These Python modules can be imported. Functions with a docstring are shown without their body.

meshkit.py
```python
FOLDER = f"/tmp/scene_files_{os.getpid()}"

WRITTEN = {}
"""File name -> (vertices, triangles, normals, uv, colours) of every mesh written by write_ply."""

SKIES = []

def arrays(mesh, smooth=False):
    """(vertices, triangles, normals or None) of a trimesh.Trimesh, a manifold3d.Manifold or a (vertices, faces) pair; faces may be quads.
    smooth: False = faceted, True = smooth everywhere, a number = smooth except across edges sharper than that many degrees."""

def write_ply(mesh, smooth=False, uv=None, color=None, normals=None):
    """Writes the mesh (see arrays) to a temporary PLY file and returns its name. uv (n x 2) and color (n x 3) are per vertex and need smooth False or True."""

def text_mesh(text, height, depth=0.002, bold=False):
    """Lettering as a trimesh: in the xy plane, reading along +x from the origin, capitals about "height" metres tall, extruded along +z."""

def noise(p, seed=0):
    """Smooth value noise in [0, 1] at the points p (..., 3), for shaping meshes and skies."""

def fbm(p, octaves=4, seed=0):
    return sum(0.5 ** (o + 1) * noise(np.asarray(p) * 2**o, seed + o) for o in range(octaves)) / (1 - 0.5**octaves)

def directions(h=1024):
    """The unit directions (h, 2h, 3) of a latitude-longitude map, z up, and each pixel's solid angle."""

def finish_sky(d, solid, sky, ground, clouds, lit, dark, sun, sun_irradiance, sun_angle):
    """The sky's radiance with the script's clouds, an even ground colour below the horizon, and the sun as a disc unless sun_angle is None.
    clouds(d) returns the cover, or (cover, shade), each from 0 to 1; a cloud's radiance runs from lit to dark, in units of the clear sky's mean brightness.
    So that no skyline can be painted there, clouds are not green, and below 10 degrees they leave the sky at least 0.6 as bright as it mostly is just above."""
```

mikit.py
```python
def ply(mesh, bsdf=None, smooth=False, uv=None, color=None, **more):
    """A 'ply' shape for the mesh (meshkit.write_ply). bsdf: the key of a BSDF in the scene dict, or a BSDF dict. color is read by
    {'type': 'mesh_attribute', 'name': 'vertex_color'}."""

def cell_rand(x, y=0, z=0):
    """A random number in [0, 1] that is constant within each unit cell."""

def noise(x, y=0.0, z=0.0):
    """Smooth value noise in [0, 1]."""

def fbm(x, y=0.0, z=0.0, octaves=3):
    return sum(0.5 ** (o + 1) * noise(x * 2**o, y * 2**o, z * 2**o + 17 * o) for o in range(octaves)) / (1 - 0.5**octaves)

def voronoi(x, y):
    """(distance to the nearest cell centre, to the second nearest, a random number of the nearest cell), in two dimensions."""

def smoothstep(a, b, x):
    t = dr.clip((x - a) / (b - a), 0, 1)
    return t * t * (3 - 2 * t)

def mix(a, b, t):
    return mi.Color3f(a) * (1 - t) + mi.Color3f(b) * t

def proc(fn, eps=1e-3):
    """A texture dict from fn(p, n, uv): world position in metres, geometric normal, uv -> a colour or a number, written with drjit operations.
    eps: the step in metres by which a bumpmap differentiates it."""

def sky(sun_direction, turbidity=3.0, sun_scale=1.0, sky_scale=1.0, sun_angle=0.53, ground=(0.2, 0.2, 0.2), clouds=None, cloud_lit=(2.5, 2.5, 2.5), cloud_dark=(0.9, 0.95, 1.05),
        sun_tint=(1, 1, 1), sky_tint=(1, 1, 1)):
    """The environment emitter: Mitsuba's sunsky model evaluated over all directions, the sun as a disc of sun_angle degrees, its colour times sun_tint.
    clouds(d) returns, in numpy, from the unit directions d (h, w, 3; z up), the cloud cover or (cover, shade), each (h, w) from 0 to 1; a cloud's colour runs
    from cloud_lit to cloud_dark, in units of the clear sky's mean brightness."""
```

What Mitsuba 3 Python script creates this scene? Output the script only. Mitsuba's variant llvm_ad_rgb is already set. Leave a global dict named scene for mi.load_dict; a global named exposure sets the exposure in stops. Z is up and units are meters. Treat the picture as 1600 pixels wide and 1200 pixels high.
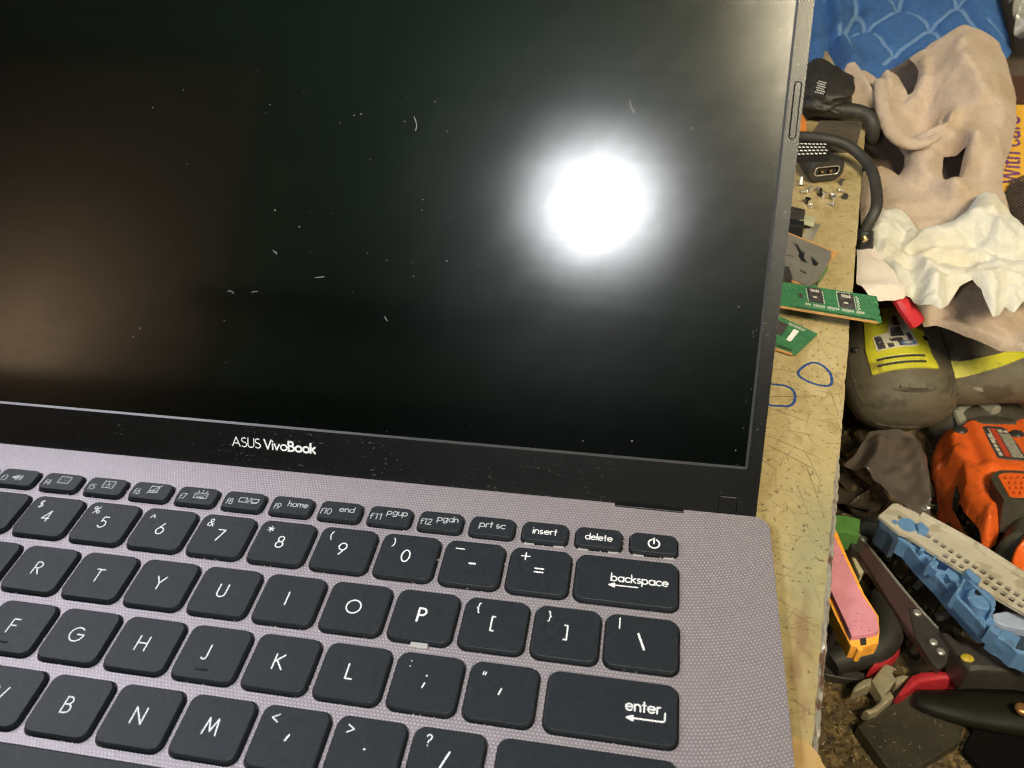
import math, numpy as np, trimesh, manifold3d as m3, drjit as dr, mitsuba as mi, mikit
from mikit import proc, noise, fbm, voronoi, cell_rand, smoothstep, mix
from shapely.geometry import Polygon, LineString, Point, MultiPolygon, box as sbox
from shapely.ops import unary_union
from shapely import affinity
from scipy.spatial import Delaunay
from meshkit import noise as nnoise, fbm as nfbm, text_mesh
T = mi.ScalarTransform4f
scene, labels = {}, {}
MM = 0.001                      # everything below is measured in millimetres, the scene is in metres

# ---------------------------------------------------------------- camera, lamps, exposure
CAM, FWD, UP = np.array([175.036, -136.579, 184.036]), np.array([-0.15037, 0.75347, -0.64006]), np.array([-0.07529, 0.63681, 0.76734])
scene['camera'] = {'type': 'thinlens', 'fov': 65.42, 'fov_axis': 'x', 'near_clip': 0.01, 'far_clip': 20.0,
                   'aperture_radius': 0.0005, 'focus_distance': 0.285,
                   'to_world': T().look_at(origin=(CAM * MM).tolist(), target=((CAM + FWD * 100) * MM).tolist(), up=UP.tolist())}
exposure = 0.0
BARREL = 15.5                   # how far the lens barrel reaches past the lens

def lamp(key, centre, aim, w, h, rgb, label, cat, round_=False):
    """A lamp: its glowing face (area light) in a housing."""
    c, a = np.array(centre, float), np.array(aim, float)
    up = (0, 0, 1) if abs((a - c)[2]) < 0.95 * np.linalg.norm(a - c) else (0, 1, 0)
    M = T().look_at(origin=(c * MM).tolist(), target=(a * MM).tolist(), up=up)
    d = {'type': 'disk' if round_ else 'rectangle', 'to_world': M @ T().scale([w / 2 * MM, h / 2 * MM, 1]),
         'bsdf': {'type': 'diffuse', 'reflectance': {'type': 'rgb', 'value': 0.5}},
         'emitter': {'type': 'area', 'radiance': {'type': 'rgb', 'value': rgb}}}
    scene[key + '__diffuser'] = d
    k = trimesh.creation.cylinder(radius=0.53, height=0.4, sections=40) if round_ else trimesh.creation.box((1.06, 1.06, 0.4))
    k.apply_translation((0, 0, -0.205 - 0.01))
    k.apply_scale((w * MM, h * MM, min(w, h) * MM))
    k.apply_transform(np.array(M.matrix))
    scene[key + '__housing'] = mikit.ply(k, 'm_black', smooth=30)
    labels[key] = {'label': label, 'category': cat}

FLASH = (148.4, -134.4, 188.7)
lamp('camera_flash', FLASH, (148.4, 97, 65), 20, 11, [900, 926, 940], 'small white camera flash beside the lens', 'flash')
lamp('work_lamp', (390, -330, 490), (400, 480, -30), 190, 190, [108, 93, 63], 'round warm work lamp behind the viewer on the right', 'lamp', True)
lamp('side_lamp', (-310, 110, 460), (40, 0, 0), 300, 300, [9.0, 9.0, 9.8], 'square cool lamp above the left side of the laptop', 'lamp')
lamp('added_uplight', (-1420, -1260, 420), (-1420, -1530, 760), 120, 120, [135, 116, 90], 'small uplight added to brighten the brown board at the far wall', 'lamp', True)  # added light, gives the mirrored board its soft brown glow
lamp('added_wall_fill', (-100, -700, 1900), (-100, -1560, 560), 1200, 160, [11, 14, 11.5], 'long pale light added to brighten the far wall', 'lamp')  # added light, only brightens the wall that the screen mirrors

# ---------------------------------------------------------------- helpers
def rgb(*c): return {'type': 'rgb', 'value': list(c)}
def mat(key, d):
    scene[key] = {'type': 'twosided', 'bsdf': d} if d['type'] not in ('dielectric', 'thindielectric', 'principledthin', 'blendbsdf') else d
    return key
def pr(key, col, rough=0.5, bump=None, bscale=1.0, eps=2e-4, **kw):
    d = {'type': 'principled', 'base_color': proc(col) if callable(col) else rgb(*col), 'roughness': rough if not callable(rough) else proc(rough), **kw}
    if bump is not None: d = {'type': 'bumpmap', 'arbitrary': proc(bump, eps), 'scale': bscale, 'bsdf': d}
    return mat(key, d)

def key_for(name):
    if name not in scene and not any(k.startswith(name + '__') for k in scene): return name
    i = 1
    while True:
        k = '%s_%03d' % (name, i)
        if k not in scene and not any(q.startswith(k + '__') for q in scene): return k
        i += 1
def add(name, mesh, m, smooth=30, uv=None, label=None, cat=None, group=None, kind=None):
    """One entry of the scene; returns its key (numbered when taken)."""
    k = key_for(name)
    if hasattr(mesh, 'to_mesh'):
        q = mesh.to_mesh(); mesh = trimesh.Trimesh(q.vert_properties[:, :3], q.tri_verts, process=False)
    v = np.array(mesh.vertices if hasattr(mesh, 'vertices') else mesh[0], float) * MM
    f = np.array(mesh.faces if hasattr(mesh, 'faces') else mesh[1])
    scene[k] = mikit.ply((v, f), m, smooth=smooth, uv=uv)
    tag(k, label, cat, group, kind)
    return k
def tag(k, label=None, cat=None, group=None, kind=None):
    d = {a: b for a, b in (('label', label), ('category', cat), ('group', group), ('kind', kind)) if b}
    if d: labels[k] = {**labels.get(k, {}), **d}
    return k
cat_ = trimesh.util.concatenate
def rrect(w, h, r, n=6, cx=0, cy=0):
    p = []
    for k, (sx, sy) in enumerate(((1, 1), (-1, 1), (-1, -1), (1, -1))):
        a = np.radians(90 * k + np.linspace(0, 90, n + 1))
        p += [(cx + sx * (w / 2 - r) + r * math.cos(t), cy + sy * (h / 2 - r) + r * math.sin(t)) for t in a]
    return np.array(p)
def loft(rings, cap0=True, cap1=True, close=True):
    """Rings of equal length (n x 3 each) joined into a skin."""
    R = [np.asarray(r, float) for r in rings]; n = len(R[0]); V = np.vstack(R); F = []
    for k in range(len(R) - 1):
        for i in range(n if close else n - 1):
            j = (i + 1) % n; a, b = k * n + i, k * n + j; F += [(a, b, b + n), (a, b + n, a + n)]
    V = list(V)
    if cap0: V.append(R[0].mean(0)); c = len(V) - 1; F += [(c, (i + 1) % n, i) for i in range(n)]
    if cap1: V.append(R[-1].mean(0)); c = len(V) - 1; o = (len(R) - 1) * n; F += [(c, o + i, o + (i + 1) % n) for i in range(n)]
    return trimesh.Trimesh(np.array(V), np.array(F), process=False)
def z3(p, z): p = np.asarray(p, float); return np.c_[p, np.broadcast_to(np.asarray(z, float), (len(p),))]
def prism(poly, z0, z1):
    """Straight extrusion of a shapely polygon or a point list."""
    g = poly if hasattr(poly, 'geoms') or hasattr(poly, 'exterior') else Polygon(poly)
    g = g.buffer(0)
    out = [trimesh.creation.extrude_polygon(q, z1 - z0, engine='earcut') for q in (g.geoms if hasattr(g, 'geoms') else [g]) if q.area > 1e-6]
    m = cat_(out); m.apply_translation((0, 0, z0)); return m
def slab(poly, z0, z1, ch=0.6):
    """A prism of an outline with chamfered upper edge (outline simplified by shapely's inward buffer, lofted by resampling)."""
    g = Polygon(np.asarray(poly, float)).buffer(0)
    g = max(g.geoms, key=lambda q: q.area) if hasattr(g, 'geoms') else g
    P = np.array(g.exterior.coords)[:-1]
    if Polygon(P).exterior.is_ccw is False: P = P[::-1]
    e = np.roll(P, -1, 0) - P; nrm = np.c_[-e[:, 1], e[:, 0]] / np.maximum(np.linalg.norm(e, axis=1, keepdims=True), 1e-9)
    m = nrm + np.roll(nrm, 1, 0); m /= np.maximum((m * nrm).sum(1, keepdims=True), 0.35)
    inner = P + m * ch
    side = loft([z3(P, z0), z3(P, z1 - ch), z3(P + m * ch * .3, z1 - ch * .3), z3(inner, z1)], False, False)
    top = prism_cap(inner, z1); bot = prism_cap(P, z0, True)
    return cat_([side, top, bot])
def prism_cap(P, z, flip=False):
    g = Polygon(P).buffer(0); v, f = np.zeros((0, 2)), np.zeros((0, 3), int)
    for q in (g.geoms if hasattr(g, 'geoms') else [g]):
        a, b = trimesh.creation.triangulate_polygon(q, engine='earcut'); f = np.vstack([f, np.array(b) + len(v)]); v = np.vstack([v, a])
    a = v[f]; s = np.cross(a[:, 1] - a[:, 0], a[:, 2] - a[:, 0])
    f = np.where((s[:, None] > 0) != flip, f, f[:, ::-1])
    return trimesh.Trimesh(z3(v, z), f, process=False)
def smooth_path(P, n=60):
    P = np.asarray(P, float); t = np.r_[0, np.cumsum(np.linalg.norm(np.diff(P, axis=0), axis=1))]
    from scipy.interpolate import PchipInterpolator, CubicSpline
    s = CubicSpline(t, P) if len(P) > 2 else PchipInterpolator(t, P)
    return s(np.linspace(0, t[-1], n))
def tube(P, r, sides=12, n=60, flat=1.0, smooth=True):
    """A tube along a path; r a number or one per given point."""
    Q = smooth_path(P, n) if smooth else np.asarray(P, float)
    rr = np.interp(np.linspace(0, 1, len(Q)), np.linspace(0, 1, len(np.atleast_1d(r))), np.atleast_1d(r))
    t = np.gradient(Q, axis=0); t /= np.linalg.norm(t, axis=1, keepdims=True)
    u = np.cross(t[0], [0.1, 0.2, 1]); rings = []
    a = np.linspace(0, 2 * np.pi, sides, endpoint=False)
    for q, d, k in zip(Q, t, rr):
        u = u - d * (u @ d); u /= np.linalg.norm(u); w = np.cross(d, u)
        rings.append(q + k * (np.cos(a)[:, None] * u + flat * np.sin(a)[:, None] * w))
    return loft(rings)
def rbox(lx, ly, lz, r=1.0, n=8):
    s = m3.Manifold.sphere(r, 4 * n // 2)
    h = [s.translate((sx * (lx / 2 - r), sy * (ly / 2 - r), sz * (lz / 2 - r))) for sx in (-1, 1) for sy in (-1, 1) for sz in (-1, 1)]
    return tm(m3.Manifold.batch_hull(h))
def tm(m):
    q = m.to_mesh(); return trimesh.Trimesh(q.vert_properties[:, :3], q.tri_verts, process=False)
def mf(t):
    t = t.copy(); t.merge_vertices(); return m3.Manifold(m3.Mesh(np.asarray(t.vertices, np.float32), np.asarray(t.faces, np.uint32)))
def place(mesh, o=(0, 0, 0), e1=(1, 0, 0), e2=(0, 1, 0), n=None):
    """Local x, y, z axes laid along e1, e2, n at o."""
    e1, e2 = np.array(e1, float), np.array(e2, float); e1 /= np.linalg.norm(e1); e2 -= e1 * (e1 @ e2); e2 /= np.linalg.norm(e2)
    n = np.cross(e1, e2) if n is None else np.array(n, float)
    M = np.eye(4); M[:3, 0], M[:3, 1], M[:3, 2], M[:3, 3] = e1, e2, n, o
    m = mesh.copy(); m.apply_transform(M); return m
def rotz(mesh, deg, o=(0, 0, 0)):
    m = mesh.copy(); m.apply_transform(trimesh.transformations.rotation_matrix(math.radians(deg), (0, 0, 1))); m.apply_translation(o); return m
FR = {}
def seg_dist(P, line):
    L = np.asarray(line, float); best = np.full(len(P), 1e9)
    for a, b in zip(L[:-1], L[1:]):
        d = b - a; t = np.clip(((P - a) @ d) / (d @ d), 0, 1); best = np.minimum(best, np.linalg.norm(P - a - t[:, None] * d, axis=1))
    return best
def ridge(P, line, amp, w): return amp * np.exp(-(seg_dist(P, line) / w) ** 2)
def sheet(outline, fr, disp, step=2.0, holes=(), jitter=0.3, seed=1):
    """A flexible sheet: a fine triangulation of an outline in the frame fr, displaced along its normal by disp(points). Returns mesh, uv."""
    g = Polygon(outline).buffer(0)
    for h in holes: g = g.difference(Polygon(h))
    if hasattr(g, 'geoms'): g = max(g.geoms, key=lambda q: q.area)
    rng = np.random.default_rng(seed)
    x0, y0, x1, y1 = g.bounds
    X, Y = np.meshgrid(np.arange(x0, x1, step), np.arange(y0, y1, step)); P = np.c_[X.ravel(), Y.ravel()] + rng.uniform(-jitter, jitter, (X.size, 2)) * step
    import shapely
    inner = g.buffer(-0.45 * step)
    P = P[shapely.contains_xy(inner, P[:, 0], P[:, 1])]
    rings = [g.exterior] + list(g.interiors)
    B = np.vstack([[r.interpolate(d).coords[0] for d in np.arange(0, r.length, step * .8)] for r in rings])
    P = np.vstack([P, B]); D = Delaunay(P).simplices
    c = P[D].mean(1); D = D[shapely.contains_xy(g, c[:, 0], c[:, 1])]
    s = np.cross(P[D[:, 1]] - P[D[:, 0]], P[D[:, 2]] - P[D[:, 0]]); D = np.where(s[:, None] > 0, D, D[:, ::-1])
    edge = seg_dist(P, np.array(g.exterior.coords))
    sheet.hole = np.min([seg_dist(P, np.array(r.coords)) for r in g.interiors], axis=0) if g.interiors else np.full(len(P), 99.)
    O, e1, e2, n = fr
    d = disp(P, edge)
    V = O + P[:, :1] * e1 + P[:, 1:] * e2 + d[:, None] * n
    return trimesh.Trimesh(V, D, process=False), P * MM
def flat(fr, poly, z0, z1, ch=None):
    """An outline in a frame, extruded along the frame's normal from z0 to z1."""
    m = prism(poly, z0, z1) if ch is None else slab(poly, z0, z1, ch)
    return place(m, fr[0], fr[1], fr[2], fr[3])

# ---------------------------------------------------------------- materials (base colours of the things themselves)
def worn(c0, c1, dirt, k=.45, f=120.0):
    """Moulded plastic in use: mottled tone, smudges of dirt with outlines and fine scratches."""
    def col(p, n, uv):
        x, y, z = p.x * f, p.y * f, p.z * f
        c = mix(c0, c1, fbm(x * 2.2, y * 2.2, z * 2.2))
        c = mix(c, dirt, smoothstep(.56, .66, fbm(x + .8 * noise(y * 3, z * 3), y, z, 4)) * k)
        s = noise(x * .5 + 3 * z, y * 7 + x * 3, z * .6) * noise(x * 1.3, y * 1.3, z * 1.3 + 9)
        return mix(c, mix(c1, (1, 1, 1), .25), smoothstep(.62, .72, s) * .5)
    return col
pr('m_black', (0.012, 0.012, 0.013), 0.45)
pr('m_black_rubber', lambda p, n, uv: mix((0.018, 0.017, 0.016), (0.035, 0.032, 0.027), fbm(p.x * 260, p.y * 260, p.z * 260)), 0.6)
pr('m_near_black', (0.004, 0.0035, 0.003), 0.9, specular=0.15)
pr('m_dark_plastic', (0.03, 0.03, 0.03), 0.35)
pr('m_steel', (0.62, 0.58, 0.52), 0.35, metallic=0.7)
pr('m_gold', (0.75, 0.55, 0.25), 0.3, metallic=1.0)
pr('m_white_plastic', (0.72, 0.70, 0.66), 0.4)

def wrinkles(P, n, seed, lo, hi):
    """Long soft creases at random slants, up and down."""
    rng = np.random.default_rng(seed); a, b = P.min(0), P.max(0); d = 0
    for k in range(n):
        c = rng.uniform(a, b); t = rng.uniform(0, np.pi); l = rng.uniform(6, 30); q = np.array([np.cos(t), np.sin(t)]) * l; m = np.array([-q[1], q[0]]) * rng.uniform(-.25, .25)
        r = seg_dist(P, [c - q, c + m, c + q]); w = rng.uniform(lo, hi)
        d = d + rng.choice([-1, 1]) * w * rng.uniform(.5, 1.1) * np.exp(-np.abs(r / w) ** 1.4)
    return d
def crease(P, cell, seed, slope=1.0):
    """Lower envelope of randomly raised cones: flat facets that meet in sharp creases, about 0 to 1 high."""
    from scipy.spatial import cKDTree
    rng = np.random.default_rng(seed); lo, hi = P.min(0) - cell * 2, P.max(0) + cell * 2
    n = int(np.prod((hi - lo) / cell)) + 8; C = rng.uniform(lo, hi, (n, 2)); h = rng.uniform(0, .55, n)
    d, i = cKDTree(C).query(P, k=min(5, n)); return np.min(d / cell * slope + h[i], axis=1)
# deep shroud added to the work lamp to keep most of its light off the laptop
LA = np.array([390., -330, 490]); LD = np.array([400., 480, -30]) - LA; LD /= np.linalg.norm(LD); LU = np.cross(LD, (0, 0, 1)); LU /= np.linalg.norm(LU); LV = np.cross(LU, LD)
hd = lambda t, r: LA + LD * t + r * (np.cos(np.linspace(0, 2 * np.pi, 48, endpoint=False))[:, None] * LU + np.sin(np.linspace(0, 2 * np.pi, 48, endpoint=False))[:, None] * LV)
add('work_lamp__added_hood', loft([hd(-4, 98), hd(170, 106), hd(170, 110), hd(-4, 104)], False, False), 'm_near_black', smooth=30)
# ---------------------------------------------------------------- the photographer's camera (casts the lens barrel's shadow)
R0 = np.cross(FWD, UP); R0 /= np.linalg.norm(R0); U0 = np.cross(R0, FWD)
def barrel_ring(t, r): a = np.linspace(0, 2 * np.pi, 48, endpoint=False); return CAM + FWD * t + r * (np.cos(a)[:, None] * R0 + np.sin(a)[:, None] * U0)
add('photo_camera__lens_barrel', loft([barrel_ring(-14, 19), barrel_ring(BARREL, 18), barrel_ring(BARREL, 16.5), barrel_ring(-9, 12.5), barrel_ring(-10, 4)], False, False), 'm_black', smooth=30)
add('photo_camera__body', place(rbox(98, 58, 22, 4), CAM + FWD * -26 + R0 * -14 - U0 * 4, R0, U0), 'm_black')
tag('photo_camera', 'black compact camera that takes the picture, flash left of its lens', 'camera')

# ---------------------------------------------------------------- the room: far wall, seen only mirrored in the screen; the lower shelf
pr('m_wall', lambda p, n, uv: mix((0.17, 0.27, 0.19), (0.23, 0.33, 0.25), fbm(p.x * 6, p.z * 6)), 0.8)
wall = trimesh.creation.box((5200, 60, 2600)); wall.apply_translation((0, -1560, 500))
add('wall', wall, 'm_wall', kind='structure')
pr('m_board', lambda p, n, uv: mix((0.33, 0.245, 0.185), (0.40, 0.30, 0.23), fbm(p.x * 3, p.z * 14, 2)), 0.7)
add('added_board', trimesh.creation.box((1500, 16, 1500)).apply_translation((-1640, -1520, 600)), 'm_board', smooth=False, label='wide brown board added at the far wall for a brown glow in the screen', cat='board')  # board added so that the screen mirrors something brown
add('wall_rail', tube([(-960, -1505, 632), (-300, -1505, 630), (420, -1505, 624)], [27, 22, 9], 10, 30), 'm_black', label='thin dark rail along the far wall', cat='rail')
k = 'side_cabinet'
add(k + '__body', trimesh.creation.box((2700, 260, 900)).apply_translation((-100, -1380, -110)), 'm_black', smooth=False)
add(k + '__top_box', trimesh.creation.box((330, 160, 50)).apply_translation((130, -1360, 365)), 'm_black', smooth=False)
tag(k, 'long low black cabinet along the far wall', 'cabinet')

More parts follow.
